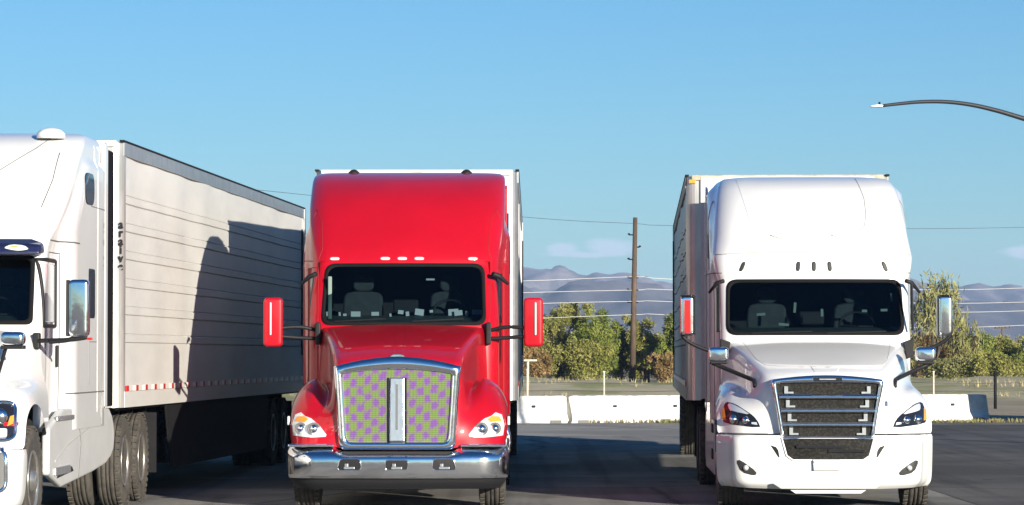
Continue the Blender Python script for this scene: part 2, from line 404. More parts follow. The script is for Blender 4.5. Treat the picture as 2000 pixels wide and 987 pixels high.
# ------------------------------------------------------------------ wheels
def tyre_profile(w_, r): return [(-w_/2+.02, r*.56), (-w_/2, r*.62), (-w_/2-.012, r*.76), (-w_/2, r*.92), (-w_/2+.025, r*.985), (-w_*.3, r), (-w_*.29, r-.012), (-w_*.27, r-.012), (-w_*.26, r), (-w_*.1, r), (-w_*.09, r-.014), (-w_*.06, r-.014), (-w_*.05, r), (w_*.05, r), (w_*.06, r-.014), (w_*.09, r-.014), (w_*.1, r), (w_*.26, r), (w_*.27, r-.012), (w_*.29, r-.012), (w_*.3, r), (w_/2-.025, r*.985), (w_/2, r*.92), (w_/2+.012, r*.76), (w_/2, r*.62), (w_/2-.02, r*.56)]
WHEELS = {}
def wheel(kind, parent, x, y, sgn):
    """steer: one tyre with the hub outside; dual: two tyres and a deep rim. built once, then copied"""
    if kind not in WHEELS:
        Rr = .515; ow = .145 if kind == 'steer' else .31
        h = MB()
        if kind == 'steer': h.lathe([(-.1, .12), (.02, .14), (.075, .135), (.10, .11), (.16, .09), (.165, .02)], axis='x')
        else: h.lathe([(-.3, .13), (.05, .15), (.12, .13), (.20, .10), (.24, .085), (.245, .02)], axis='x')
        hub = h.build('wheel', M['alloy'])
        t = MB()
        if kind == 'steer': t.lathe(tyre_profile(.28, Rr), axis='x', seg=48)
        else: t.lathe(tyre_profile(.26, Rr), (.165, 0, 0), axis='x', seg=48); t.lathe(tyre_profile(.26, Rr), (-.165, 0, 0), axis='x', seg=48)
        for k in range(40):      # tread blocks on the shoulders
            a = 2*math.pi*k/40; c, s_ = math.cos(a), math.sin(a)
            for xx in ((ow-.035, -ow+.035) if kind == 'steer' else (.165+.11, -.165-.11)):
                t.box((xx, c*(Rr-.002), s_*(Rr-.002)), (.05, .045, .02), Matrix.Rotation(a+math.pi/2, 3, 'X'))
        t.build('tyre', M['tyre'], hub)
        r = MB()
        if kind == 'steer': r.lathe([(-.13, .285), (-.12, .27), (.10, .27), (.135, .29), (.142, .275), (.12, .262), (.06, .25), (.045, .17), (.07, .145), (.06, .13)], axis='x', seg=40)
        else: r.lathe([(.0, .27), (.27, .27), (.292, .29), (.298, .275), (.28, .262), (.09, .25), (.06, .17), (.05, .14)], axis='x', seg=40)
        for k in range(10):
            a = 2*math.pi*k/10+.2; d = .09 if kind == 'steer' else .085
            r.lathe([(0, .017), (.045, .017), (.06, .006)], (d-.03, .142*math.cos(a), .142*math.sin(a)), axis='x', seg=8)
        r.build('rim', M['alloy'], hub)
        n = MB()
        for k in range(10):
            a = 2*math.pi*k/10; xx = .058 if kind == 'steer' else .078
            n.lathe([(0, .022), (.006, .022)], (xx-.001, .208*math.cos(a), .208*math.sin(a)), axis='x', seg=10)
        n.build('hand_hole', M['black'], hub)
        WHEELS[kind] = hub; o = hub; o.parent = parent
    else: o = copy_tree(WHEELS[kind], parent)
    o.location = (x, y, .515); o.rotation_euler = (random.uniform(0, 3), 0, 0 if sgn > 0 else math.pi)
    return o

# ------------------------------------------------------------------ truck parts common to all three
def chassis(t, tank='steel', drive=(6.95, 8.25), rear_y=8.9, skirt=False, body='white'):
    m_ = MB()
    for s_ in (-1, 1): m_.box((s_*.43, 4.9, .83), (.08, rear_y-1.0, .27))
    for y in (.9, 3, 5.2, 6.6, 8.7): m_.box((0, y, .83), (.8, .1, .2))
    m_.box((0, 7.6, .99), (.9, .9, .08)); m_.box((0, 1.2, .52), (1.7, .13, .14)); m_.box((0, .75, .62), (1.5, .25, .5)); m_.box((0, 2.2, .8), (.8, 2.2, .7))
    for y in drive: m_.tube([(-.7, y, .515), (.7, y, .515)], .09); m_.lathe([(-.2, .1), (-.1, .22), (.1, .22), (.2, .1)], (0, y, .515), 'x', 16)
    m_.build('chassis_frame', M['frame'], t, bevel=.01)
    for s_ in (-1, 1):
        wheel('steer', t, s_*1.04, 1.2, s_)
        for y in drive: wheel('dual', t, s_*.93, y, s_)
    # wheel wells keep the daylight out of the engine bay
    m_ = MB()
    m_.box((0, 1.85, .95), (2.1, .04, .75)); m_.box((0, .52, .75), (2.0, .04, .55)); m_.box((0, 1.2, .95), (.9, 1.4, .1)); m_.build('inner_well', M['frame'], t)
    if not skirt:
        for s_ in (-1, 1):
            m_ = MB(); m_.lathe([(-.72, .05), (-.72, .28), (-.70, .31), (.70, .31), (.72, .28), (.72, .05)], (s_*.92, 3.35, .68), 'y', 28); tk = m_.build('fuel_tank', M[tank], t)
            m_ = MB()
            for y in (2.85, 3.85): m_.tube([(s_*.92+.322*math.cos(a), y, .68+.322*math.sin(a)) for a in np.linspace(0, 2*math.pi, 25)[:-1]], .018, 6, closed=True)
            m_.build('tank_strap', M['chrome'], tk)
            m_ = MB()
            for z in (.42, .76): m_.box((s_*1.13, 2.35, z), (.18, .5, .04))
            m_.box((s_*1.06, 2.35, .62), (.05, .55, .6)); m_.build('step', M['steel'], t, bevel=.008)
    for s_ in (-1, 1):     # quarter fenders and mud flaps
        m_ = MB(); m_.box((s_*.95, rear_y+.18, .66), (.6, .02, .72)); m_.build('mud_flap', M['frame'], t)
def windshield(t, S, poly, m_glass='glass', wipers=True):
    patch('windshield_seal', S, poly, M['rubber'], t, off=.008, skirt=.02, hole=.042)
    patch('windshield', S, scale_poly(poly, .025), M['glass'], t, off=.004, skirt=0)
def interior(t, yw, zb, ztop, hw, seats=((-.55,), (.55,)), papers=0):
    m_ = MB(); y0, y1 = yw+.10, yw+2.1; z0, z1 = zb-.35, ztop+.04; w_ = hw
    q = [(-w_, yw+.04, z0), (w_, yw+.04, z0), (w_, y1, z0), (-w_, y1, z0), (-w_, yw+.46, z1), (w_, yw+.46, z1), (w_, y1, z1), (-w_, y1, z1)]
    m_.add(q, [(0, 1, 2, 3), (3, 2, 6, 7), (4, 5, 6, 7), (0, 3, 7, 4), (1, 2, 6, 5)]); li = m_.build('cabin_lining', M['inner'], t)
    m_ = MB(); m_.prism([(y0+.03, zb-.3), (y0+.03, zb-.02), (y0+.25, zb+.05), (y0+.42, zb+.085), (y0+.55, zb+.06), (y0+.6, zb-.3)], -w_+.02, w_-.02, 'x'); m_.build('dashboard', M['dash'], t, bevel=.015)
    for s_ in (-.52, .52):
        m_ = MB()
        m_.prism(chaikin([(s_-.24, zb-.2), (s_+.24, zb-.2), (s_+.24, zb+.3), (s_+.19, zb+.38), (s_-.19, zb+.38), (s_-.24, zb+.3)], 1), y0+.95, y0+1.08)
        m_.prism(chaikin([(s_-.13, zb+.38), (s_+.13, zb+.38), (s_+.12, zb+.58), (s_-.12, zb+.58)], 1), y0+.97, y0+1.06); m_.box((s_, y0+.8, zb-.2), (.48, .5, .12))
        m_.build('seat', M['seat'], t, bevel=.03, bseg=3)
    m_ = MB(); a_ = [(.53+.21*math.cos(a), y0+.52+.08*math.sin(a), zb+.10+.17*math.sin(a)) for a in np.linspace(0, 2*math.pi, 25)[:-1]]; m_.tube(a_, .016, 8, closed=True)
    m_.tube([(.33, y0+.52, zb+.1), (.73, y0+.52, zb+.1)], .014); m_.tube([(.53, y0+.52, zb+.1), (.53, y0+.4, zb-.1)], .02); m_.build('steering_wheel', M['black'], t)
    m_ = MB(); m_.box((0, y0+.7, zb+.2), (.3, .05, .16)); m_.build('cabin_console', M['inner'], t, bevel=.02)
    return y0
def mirror_pod(t, s_, x, y, z, w_, h, mshell, arms, side_face=True):
    m_ = MB(); m_.prism(rrect(x-w_/2, x+w_/2, z-h/2, z+h/2, .055), y-.06, y+.085); o = m_.build('mirror', mshell, t, bevel=.035, bseg=4)
    for p in o.data.polygons: p.use_smooth = True
    m_ = MB(); m_.prism(rrect(x-w_/2+.015, x+w_/2-.015, z-h/2+.02, z+h/2-.02, .04), y+.086, y+.095); m_.build('mirror_glass', M['chrome'], o)
    m_ = MB()
    for a in arms: m_.tube(catmull(a, 6), .022, 8)
    m_.build('mirror_arm', M['black'], t)
    return o
def lamp_bowl(m_, x, y, z, r): m_.lathe([(0, r), (.012, r*.98), (.03, r*.7), (.042, r*.35), (.045, .004)], (x, y, z), 'y', 20)
def markers(t, S, xs, z, w_, h, m_, slant=0):
    for x in xs:
        p = [(x-w_/2-slant*x, z+h/2), (x+w_/2-slant*x, z+h/2), (x+w_/2, z-h/2), (x-w_/2, z-h/2)][::-1]
        patch('marker_lamp', S, chaikin(p, 1), m_, t, off=.012, skirt=.02, rings=(1, .7))

def make_side(ycab, sleeper, yback, ztop=3.95):
    def f(z, w_, ye):
        k = min(max((z-2.3)/.9, 0), 1); ws = max(w_, sleeper-(.0 if z < 3.7 else (z-3.7)*.5))
        ws = w_+(ws-w_)*min(1, max(0, (ztop-z)/.2))
        y1 = max(ye+.12, ycab)
        ys = [ye+(y1-ye)*.5, y1, y1+.12, y1+.3]; wsx = [w_, w_, w_+(ws-w_)*.5, ws]
        rest = [y1+.3+(yback-.12-y1-.3)*i/8 for i in range(1, 9)]
        return list(zip(ys, wsx))+[(y, ws) for y in rest]+[(yback-.03, ws-.03), (yback, ws-.12)]
    return f

# ------------------------------------------------------------------ RED TRUCK
def red_truck():
    t = thing('semi_tractor', 'bright red highway tractor with chrome grille surround, chrome bumper and red mirrors', 'truck', (-1.262, 34.8, 0), 0, 'highway tractors parked in a row')
    yb = 5.2
    W = rrect(-.965, .965, 2.055, 2.78, .12, -.94, .94)
    W = [(x, z+.035*(1-(x/.945)**2)*(1 if z > 2.4 else -.0)) for x, z in W]
    lv = [(1.0, 2.0, 1.11, .16, .12), (2.02, 2.02, 1.11, .14, .14), (2.2, 2.12, 1.11, .15, .15), (2.75, 2.48, 1.11, .16, .16), (2.85, 2.52, 1.12, .2, .17), (3.0, 2.62, 1.14, .22, .18), (3.3, 2.88, 1.17, .24, .2), (3.6, 3.22, 1.18, .26, .2), (3.8, 3.6, 1.18, .24, .18), (3.9, 3.95, 1.17, .22, .12), (3.955, 4.3, 1.12, .22, .06), (3.975, 4.6, .9, .26, .03)]
    cab, S = loft('cab', lv, M['red'], t, make_side(2.95, 1.24, yb, 3.35), hole=scale_poly(W, .004), dz=.028, nfront=40)
    windshield(t, S, W)
    y0 = interior(t, 2.15, 2.09, 2.77, 1.0)
    # papers and gadgets along the dashboard
    for x, z, a, b in ((-.86, 2.21, .05, .07), (-.72, 2.2, .03, .08), (-.66, 2.19, .05, .06), (-.53, 2.20, .14, .10), (-.30, 2.21, .11, .06), (-.12, 2.19, .03, .06), (.0, 2.23, .08, .06), (.08, 2.21, .05, .07), (.22, 2.23, .13, .10), (.36, 2.24, .05, .04), (.40, 2.14, .14, .06), (.62, 2.23, .15, .10), (.68, 2.22, .12, .08), (.78, 2.21, .04, .09), (.90, 2.23, .14, .08)):
        m_ = MB(); m_.box((x-.05, y0+.40+random.uniform(-.04, .04), z-.015), (a*.8, .015, b*.75), Matrix.Rotation(random.uniform(-.15, .15), 3, 'Y')); m_.build('dash_paper', M['paper'], t)
    m_ = MB(); m_.box((-.87, y0+.12, 2.38), (.045, .03, .5)); m_.build('pillar_trim', M['pillar'], t, bevel=.008)
    m_ = MB(); m_.box((.30, y0+.35, 2.6), (.10, .01, .02)); m_.build('mirror_toll_tag', M['paper'], t)
    # hood and fenders
    cols = [
     [(0,.22,.66),(0,.20,.95),(0,.20,1.3),(0,.22,1.58),(0,.32,1.70),(0,.7,1.82),(0,1.2,1.93),(0,1.7,2.02),(0,2.12,2.08)],
     [(.35,.22,.66),(.35,.20,.95),(.36,.20,1.3),(.37,.22,1.57),(.38,.32,1.69),(.4,.7,1.81),(.44,1.2,1.92),(.48,1.7,2.01),(.52,2.12,2.07)],
     [(.60,.2,.68),(.62,.18,.95),(.65,.18,1.3),(.67,.21,1.54),(.69,.32,1.64),(.74,.7,1.76),(.81,1.2,1.87),(.88,1.7,1.97),(.94,2.12,2.03)],
     [(.68,.2,.70),(.70,.22,.95),(.72,.27,1.22),(.73,.36,1.38),(.745,.55,1.46),(.78,.8,1.52),(.83,1.2,1.58),(.90,1.7,1.66),(.97,2.12,1.75)],
     [(.80,.2,.71),(.80,.25,.95),(.79,.38,1.12),(.78,.55,1.20),(.785,.72,1.25),(.80,.92,1.29),(.84,1.2,1.32),(.90,1.7,1.34),(.98,2.12,1.36)],
     [(1.00,.25,.72),(.99,.32,.93),(.97,.44,1.12),(.95,.60,1.27),(.935,.78,1.37),(.93,.98,1.445),(.94,1.20,1.46),(.97,1.7,1.42),(1.0,2.12,1.38)],
     [(1.10,.32,.72),(1.10,.38,.93),(1.09,.50,1.10),(1.08,.65,1.24),(1.07,.82,1.34),(1.06,1.0,1.41),(1.06,1.22,1.425),(1.08,1.7,1.39),(1.09,2.12,1.34)],
     [(1.18,.44,.72),(1.19,.48,.92),(1.19,.56,1.05),(1.19,.68,1.14),(1.185,.82,1.21),(1.18,1.0,1.26),(1.18,1.25,1.27),(1.18,1.7,1.25),(1.19,2.12,1.20)],
     [(1.19,.56,.72),(1.21,.58,.85),(1.21,.63,.95),(1.21,.72,1.04),(1.21,.85,1.11),(1.21,1.0,1.15),(1.21,1.25,1.16),(1.21,1.6,1.05),(1.21,1.82,.8)]]
    hood = cage('hood', cols, M['red'], t, crease={5: (2, .75), 2: (3, .6), 4: (2, .5)}); HS = Surf([hood])
    # grille: surround, screen, centre bar
    top = [(x, 1.695-.09*(x/.7)**2-.02*abs(x/.7)) for x in np.linspace(.70, -.70, 25)]
    outer = [(-.60, .665), (.60, .665), (.645, .72), (.67, 1.2)]+top+[(-.67, 1.2), (-.645, .72)]
    inner = [(-.535, .755), (.535, .755), (.56, .8), (.585, 1.2), (.60, 1.48)]+[(x, 1.555-.05*(x/.6)**2) for x in np.linspace(.60, -.60, 13)]+[(-.60, 1.48), (-.585, 1.2), (-.56, .8)]
    op = densify(outer, .04)
    def ring_frame(name, outer, inner, y_out, y_in, yback, m_, parent, n=96, bulge=.03):
        def samp(poly):
            poly = poly+[poly[0]]; cx = 0; cz = (min(p[1] for p in poly)+max(p[1] for p in poly))/2; out = []
            for k in range(n):
                a = 2*math.pi*k/n; d = Vector((math.cos(a), math.sin(a))); best = None
                for i in range(len(poly)-1):
                    p = Vector(poly[i])-Vector((cx, cz)); q = Vector(poly[i+1])-Vector((cx, cz)); e = q-p; den = d.x*e.y-d.y*e.x
                    if abs(den) < 1e-9: continue
                    tt = (p.x*e.y-p.y*e.x)/den; u = (p.x*d.y-p.y*d.x)/den
                    if tt > 0 and -1e-6 <= u <= 1+1e-6: best = max(best or 0, tt)
                out.append((cx+d.x*best, cz+d.y*best))
            return out
        A = samp(outer); B = samp(inner); vv = []; rows = []
        for fr, yy in ((0, yback), (0, y_out), (.25, y_out-bulge*.8), (.5, y_out*.5+y_in*.5-bulge), (.8, y_in-bulge*.6), (1, y_in), (1, yback)):
            vv += [(a[0]*(1-fr)+b[0]*fr, yy, a[1]*(1-fr)+b[1]*fr) for a, b in zip(A, B)]; rows.append(1)
        ff = [(i*n+k, i*n+(k+1) % n, (i+1)*n+(k+1) % n, (i+1)*n+k) for i in range(len(rows)-1) for k in range(n)]
        m2 = MB(); m2.add(vv, ff, True); return m2.build(name, m_, parent)
    red_truck.ring_frame = ring_frame
    g = ring_frame('grille_surround', outer, inner, .14, .13, .30, M['chrome'], t)
    m_ = MB(); m_.prism(inner, .15, .165); sc_ = m_.build('grille_screen', M['moire'], t)
    m_ = MB(); m_.add([(-.085, .09, .76), (.085, .09, .76), (.08, .135, 1.46), (-.08, .135, 1.46), (-.08, .16, .76), (.08, .16, .76), (.08, .16, 1.46), (-.08, .16, 1.46)], [(0, 1, 2, 3), (4, 7, 6, 5), (0, 4, 5, 1), (1, 5, 6, 2), (2, 6, 7, 3), (3, 7, 4, 0)]); b_ = m_.build('grille_bar', M['steel'], t, bevel=.012, bseg=3)
    m_ = MB(); m_.box((0, .108, 1.14), (.022, .012, .50), Matrix.Rotation(-.064, 3, 'X')); m_.build('bar_groove', M['seam'], b_)
    m_ = MB()
    for s_ in (-1, 1):
        m_.box((s_*.095, .145, 1.11), (.02, .03, .70))
    m_.build('grille_divider', M['gloss'], t)
    # round enamel badge on the hood nose, in relief, blank
    m_ = MB(); m_.prism(chaikin([(-.09, 1.675), (.09, 1.675), (.06, 1.72), (-.06, 1.72)], 2), .20, .30); m_.build('hood_badge', M['chrome'], t, bevel=.01)
    # hood crease
    for s_ in (-1, 1):
        trim('hood_crease', HS, [(s_*.05, 1.74), (s_*.055, 1.95), (s_*.06, 2.04)], .003, M['red'], t)
    # headlights
    for s_ in (-1, 1):
        P = [(1.165, .82), (1.18, .93), (1.15, 1.05), (1.08, 1.075), (1.03, 1.035), (.96, 1.01), (.86, .93), (.785, .835), (.79, .81), (.95, .80)]
        P = P if s_ > 0 else mir(P)
        h = patch('headlight', HS, P, M['clear'], t, off=.01, skirt=.04)
        HL = Surf([h])
        for (x, z, r) in ((1.075, .90, .055), (.925, .895, .062)):
            y = HL.hit(s_*x, z)
            m_ = MB(); m_.tube([(s_*x+(r+.004)*math.cos(a), y-.01, z+(r+.004)*math.sin(a)) for a in np.linspace(0, 2*math.pi, 21)[:-1]], .009, 6, closed=True); m_.build('bezel', M['seam'], h)
            m_ = MB(); lamp_bowl(m_, s_*x, y-.002, z, r*.9); m_.v = [(a, 2*(y-.002)-b, c) for a, b, c in m_.v]; m_.build('lamp', M['chrome'], h)
        Q = [(1.15, .98), (1.12, 1.03), (1.04, 1.035), (.99, 1.0), (1.03, .97)]; Q = Q if s_ > 0 else mir(Q)
        patch('turn_signal', HS, Q, M['amber'], h, off=.02, skirt=.01)
    # bumper
    def bside(z, w_, ye): return [(ye+.1, w_), (ye+.25, w_+.005), (.62, w_)]
    bl = [(.24, .12, 1.13, .3, .10), (.30, .07, 1.18, .3, .10), (.36, .05, 1.2, .3, .10), (.37, .0, 1.215, .3, .10), (.62, -.02, 1.225, .3, .10), (.66, .0, 1.225, .3, .10), (.72, .08, 1.215, .3, .10)]
    def bump_part(name, zz, m_, holes=None):
        o, S_ = loft(name, zz, m_, t, bside, close=False, dz=.02, nfront=36); return o, S_
    b0, _ = bump_part('bumper_dark_edge', bl[:3], M['black'])  # lower chrome edge, its dark reflection put in as black colour
    b1, BS = bump_part('bumper', [(.36, -.0, 1.215, .3, .10), (.385, -.02, 1.22, .3, .10), (.56, -.03, 1.225, .3, .10), (.62, -.01, 1.225, .3, .10), (.66, .05, 1.222, .3, .10), (.70, .16, 1.21, .3, .10)], M['chrome'])
    # dip in the middle of the upper edge
    for v in b1.data.vertices:
        if abs(v.co.x) < .72 and v.co.z > .58: v.co.z = .58+(v.co.z-.58)*(.45+.55*max(0, min(1, (abs(v.co.x)-.56)/.14)))
    BS = Surf([b1])
    for s_ in (-1, 1):
        m_ = MB(); y = .12; m_.box((s_*.95, .25, .715), (.50, .25, .03)); m_.build('bumper_top_pad', M['chrome'], t, bevel=.01)
    m_ = MB(); m_.box((0, .2, .60), (1.3, .12, .10)); m_.build('bumper_gap', M['black'], t)
    for cx in (-.52, 0, .52):
        P = rrect(cx-.125, cx+.125, .455, .56, .035) if cx == 0 else rrect(cx-.135, cx+.135, .45, .575, .04, cx-(.12 if cx > 0 else .10), cx+(.10 if cx > 0 else .12))
        hl = patch('bumper_opening', BS, P, M['black'], t, off=.003, skirt=.02)
        trim('opening_rim', BS, P, .006, M['chrome'], hl, off=.004, closed=True)
        m_ = MB(); y = BS.hit(cx, .5)
        m_.box((cx, y-.006, .475), (.12, .02, .03)); m_.box((cx-.03, y-.006, .505), (.04, .02, .04)); m_.build('tow_hook' if cx == 0 else 'fog_lamp', M['steel'], hl, bevel=.006)
    # marker lamps over the windshield
    markers(t, S, (-.83, -.23, -.03, .17, .80), 2.845, .11, .035, M['clear'])
    for x in (-.69, .70):
        m_ = MB(); m_.lathe([(0, .075), (.03, .07), (.06, .04), (.07, .005)], (x, 4.35, 3.93), 'z', 14); m_.build('roof_beacon', M['black'], t)
    # side glass, pillar flare, door lines, fairing edges
    for s_, ax in ((1, 'x+'), (-1, 'x-')):
        patch('side_window', S, [(2.35, 2.1), (3.0, 2.1), (3.0, 2.68), (2.62, 2.68)], M['darkglass'], t, off=.006, ax=ax)
        patch('sleeper_window', S, rrect(3.75, 4.25, 2.7, 3.1, .08), M['darkglass'], t, off=.006, ax=ax)
        trim('door_seam', S, [(2.25, 1.1), (2.25, 2.0), (2.62, 2.74), (3.05, 2.74), (3.05, 1.1)], .006, M['rseam'], t, ax=ax)
        trim('fairing_seam', S, [(2.75, 2.82), (4.0, 2.86), (5.1, 2.86)], .006, M['rseam'], t, ax=ax)
        trim('pillar_seam', S, [(s_*1.0, 2.1), (s_*1.015, 2.6), (s_*1.02, 2.85), (s_*.98, 2.95), (s_*1.0, 3.3), (s_*1.08, 3.45), (s_*1.12, 3.35)], .005, M['rseam'], t)
        m_ = MB(); m_.box((s_*1.09, 3.0, 1.75), (.02, .16, .035)); m_.build('door_handle', M['chrome'], t, bevel=.006)
        # sleeper skirt and cab side extender
        m_ = MB(); m_.box((s_*1.18, 4.5, 1.25), (.04, 1.35, .7)); m_.build('side_fairing', M['red'], t, bevel=.015)
        m_ = MB(); m_.prism([(5.15, 1.5), (5.55, 1.55), (5.55, 3.75), (5.25, 3.85), (5.15, 3.8)], s_*1.17, s_*1.20, 'x'); m_.build('cab_extender', M['red'], t, bevel=.01)
        # window visor over the door glass
        m_ = MB(); m_.tube([(s_*1.04, 2.42, 2.66), (s_*1.12, 2.50, 2.63), (s_*1.22, 2.5, 2.54)], [.03, .03, .018], 8); m_.build('window_visor', M['black'], t)
        z0 = 2.09
        mirror_pod(t, s_, s_*1.51, 2.05, z0, .225, .57, M['red'], [[(s_*1.46, 2.05, z0-.07), (s_*1.2, 2.1, z0-.055), (s_*.98, 2.15, z0-.10)], [(s_*1.46, 2.05, z0-.16), (s_*1.2, 2.1, z0-.18), (s_*.98, 2.12, z0-.19)]])
        m_ = MB(); m_.box((s_*.99, 2.06, 1.96), (.06, .1, .26)); m_.build('mirror_bracket', M['black'], t, bevel=.015)
        m_ = MB(); m_.box((s_*1.535, 1.98, 2.13), (.022, .02, .38)); m_.build('mirror_trim', M['clear'], t, bevel=.008)
        m_ = MB(); m_.tube([(s_*1.16, 5.35, 1.1), (s_*1.16, 5.35, 3.5)], .06, 12); m_.build('exhaust_stack', M['chrome'], t)
        m_ = MB(); m_.box((s_*1.225, .62, .98), (.03, .07, .10)); m_.build('fender_lamp', M['clear'], t, bevel=.01)
    for s_ in (-1, 1):   # wipers
        m_ = MB(); pts = [(s_*.1+k*.6*(1), 0, 2.10+.03*k) for k in np.linspace(0, 1, 6)] if s_ > 0 else [(-.8+k*.6, 0, 2.10+.03*k) for k in np.linspace(0, 1, 6)]
        m_.tube([(x, S.hit(x, z)-.03, z) for x, _, z in pts], .008, 6); m_.build('wiper', M['black'], t)
    chassis(t, tank='chrome')
    return t

# ------------------------------------------------------------------ WHITE TRUCK (right)
WC = [
 [(0,.14,.84),(0,.12,1.1),(0,.13,1.36),(0,.2,1.50),(0,.5,1.59),(0,.9,1.68),(0,1.3,1.77),(0,1.7,1.85),(0,2.12,1.91)],
 [(.33,.14,.84),(.35,.13,1.1),(.36,.14,1.36),(.37,.21,1.49),(.4,.5,1.585),(.44,.9,1.675),(.48,1.3,1.765),(.52,1.7,1.845),(.55,2.12,1.905)],
 [(.52,.16,.84),(.56,.16,1.1),(.60,.2,1.34),(.64,.3,1.46),(.70,.55,1.54),(.78,.9,1.63),(.86,1.3,1.72),(.94,1.7,1.80),(1.0,2.12,1.86)],
 [(.62,.2,.84),(.66,.22,1.08),(.70,.3,1.27),(.74,.42,1.37),(.79,.6,1.43),(.86,.9,1.50),(.93,1.3,1.58),(1.01,1.7,1.66),(1.07,2.12,1.72)],
 [(.8,.24,.83),(.82,.28,1.03),(.84,.42,1.18),(.85,.58,1.25),(.87,.75,1.30),(.91,1.0,1.34),(.96,1.3,1.37),(1.03,1.7,1.42),(1.09,2.12,1.47)],
 [(1.0,.34,.83),(1.01,.38,1.0),(1.02,.5,1.13),(1.02,.66,1.22),(1.02,.82,1.29),(1.03,1.02,1.335),(1.06,1.3,1.35),(1.10,1.7,1.35),(1.12,2.12,1.35)],
 [(1.13,.58,.83),(1.14,.61,.96),(1.14,.68,1.07),(1.15,.78,1.15),(1.15,.90,1.22),(1.15,1.03,1.26),(1.16,1.3,1.27),(1.17,1.7,1.25),(1.17,2.12,1.2)],
 [(1.19,.60,.83),(1.20,.62,.88),(1.2,.66,.96),(1.2,.74,1.04),(1.2,.87,1.10),(1.2,1.03,1.145),(1.2,1.28,1.15),(1.2,1.62,1.05),(1.2,1.84,.8)]]
def white_truck():
    t = thing('semi_tractor', 'white highway tractor with wide chrome grille bars and black mirror arms, rightmost', 'truck', (3.48, 35.0, 0), -R(1.9), 'highway tractors parked in a row')
    W = rrect(-1.045, 1.045, 1.945, 2.60, .12, -1.03, 1.03)
    W = [(x, z+(.02*(1-(x/1.045)**2) if z > 2.3 else -.02*(1-(x/1.045)**2))) for x, z in W]
    lv = [(.9, 1.98, 1.10, .12, .10), (1.88, 1.98, 1.11, .12, .14), (2.0, 2.06, 1.11, .12, .15), (2.6, 2.38, 1.125, .13, .16), (2.66, 2.38, 1.15, .16, .16), (2.85, 2.42, 1.185, .2, .18), (2.93, 2.46, 1.18, .22, .18), (3.1, 2.62, 1.165, .26, .2), (3.4, 2.95, 1.14, .28, .2), (3.7, 3.4, 1.10, .28, .2), (3.82, 3.7, 1.06, .28, .15), (3.89, 4.05, 1.0, .28, .08), (3.92, 4.4, .86, .26, .04)]
    cab, S = loft('cab', lv, M['white'], t, make_side(2.9, 1.2, 5.3), hole=scale_poly(W, .004), dz=.028, nfront=40)
    windshield(t, S, W); y0 = interior(t, 2.12, 1.95, 2.62, 1.05)
    for x, z, a, b_ in ((-.22, 2.30, .03, .12), (.10, 2.24, .03, .09), (-.62, 2.22, .10, .03), (.60, 2.26, .06, .03), (.83, 2.27, .08, .03), (.92, 2.42, .02, .10), (.95, 2.05, .10, .05), (-.35, 2.10, .12, .03)):
        m_ = MB(); m_.box((x, y0+.3, z-.03), (a, .02, b_), Matrix.Rotation(random.uniform(-.2, .2), 3, 'Y')); m_.build('cab_clutter', M['pillar'], t)
    hood = cage('hood', WC, M['white'], t, crease={5: (3, .55), 2: (3, .5), 4: (3, .3)}); HS = Surf([hood])
    # grille
    rf = red_truck.ring_frame
    gz0 = .803
    outer = [(-.515, gz0), (.515, gz0), (.56, 1.1)]+[(x, 1.487-.05*(x/.62)**2) for x in np.linspace(.625, -.625, 17)]+[(-.56, 1.1)]
    inner = [(-.475, gz0+.012), (.475, gz0+.012), (.52, 1.1)]+[(x, 1.405-.01*(x/.62)**2) for x in np.linspace(.565, -.565, 15)]+[(-.52, 1.1)]
    rf('grille_surround', outer, inner, .075, .07, .3, M['chrome'], t, bulge=.02)
    m_ = MB(); m_.prism(inner, .095, .17); m_.build('grille_screen', M['screen'], t)
    for k in range(4):
        z = 1.25-k*.152; hw = .535-.018*k
        m_ = MB(); m_.prism([(.03, z-.016), (.028, z+.004), (.05, z+.026), (.11, z+.028), (.11, z-.028), (.06, z-.028)], -hw, hw, 'x'); m_.build('grille_bar', M['chrome'], t, bevel=.004)
        for s_ in (-1, 1):
            m_ = MB(); m_.prism([(s_*(hw-.06), z+.035), (s_*(hw-.06), z+.115), (s_*(hw-.10), z+.115), (s_*(hw-.10), z+.055), (s_*(hw-.16), z+.055), (s_*(hw-.16), z+.035)], .065, .094); m_.build('bar_bracket', M['steel'], t)
    m_ = MB(); m_.prism(chaikin(rrect(-.165, .165, 1.418, 1.468, .02), 1), .035, .06); bd = m_.build('grille_badge', M['gloss'], t, bevel=.005)
    m_ = MB(); m_.tube([(x, .034, z) for x, z in densify(rrect(-.165, .165, 1.418, 1.468, .02), .03)], .006, 6, closed=True); m_.build('badge_rim', M['chrome'], bd)
    m_ = MB(); m_.box((.0, .034, 1.443), (.18, .006, .012)); m_.build('badge_bar', M['steel'], bd)
    # hood relief: inset centre panel and a raised white plate above the grille
    P = [(-.16, 1.585), (.16, 1.585), (.125, 1.52), (-.125, 1.52)]
    patch('hood_plate', HS, P[::-1], M['white'], t, off=.015, skirt=.02)
    trim('hood_crease', HS, [(-.86, 1.865), (-.74, 1.66), (-.66, 1.6), (-.5, 1.585), (.5, 1.585), (.66, 1.6), (.74, 1.66), (.86, 1.865)], .003, M['relief'], t)
    m_ = MB(); 
    # bumper
    def bside(z, w_, ye): return [(ye+.08, w_+.035), (ye+.20, w_+.085), (ye+.33, w_+.125), (.66, w_+.150)]
    bl = [(.225, .12, 1.0, .16, .12), (.27, .06, 1.03, .16, .12), (.33, .03, 1.045, .15, .12), (.5, .0, 1.055, .14, .12), (.72, .0, 1.06, .14, .12), (.80, .02, 1.058, .14, .12), (.825, .06, 1.05, .16, .12)]
    b1, BS = loft('bumper', bl, M['white'], t, bside, close=False, dz=.02, nfront=36)
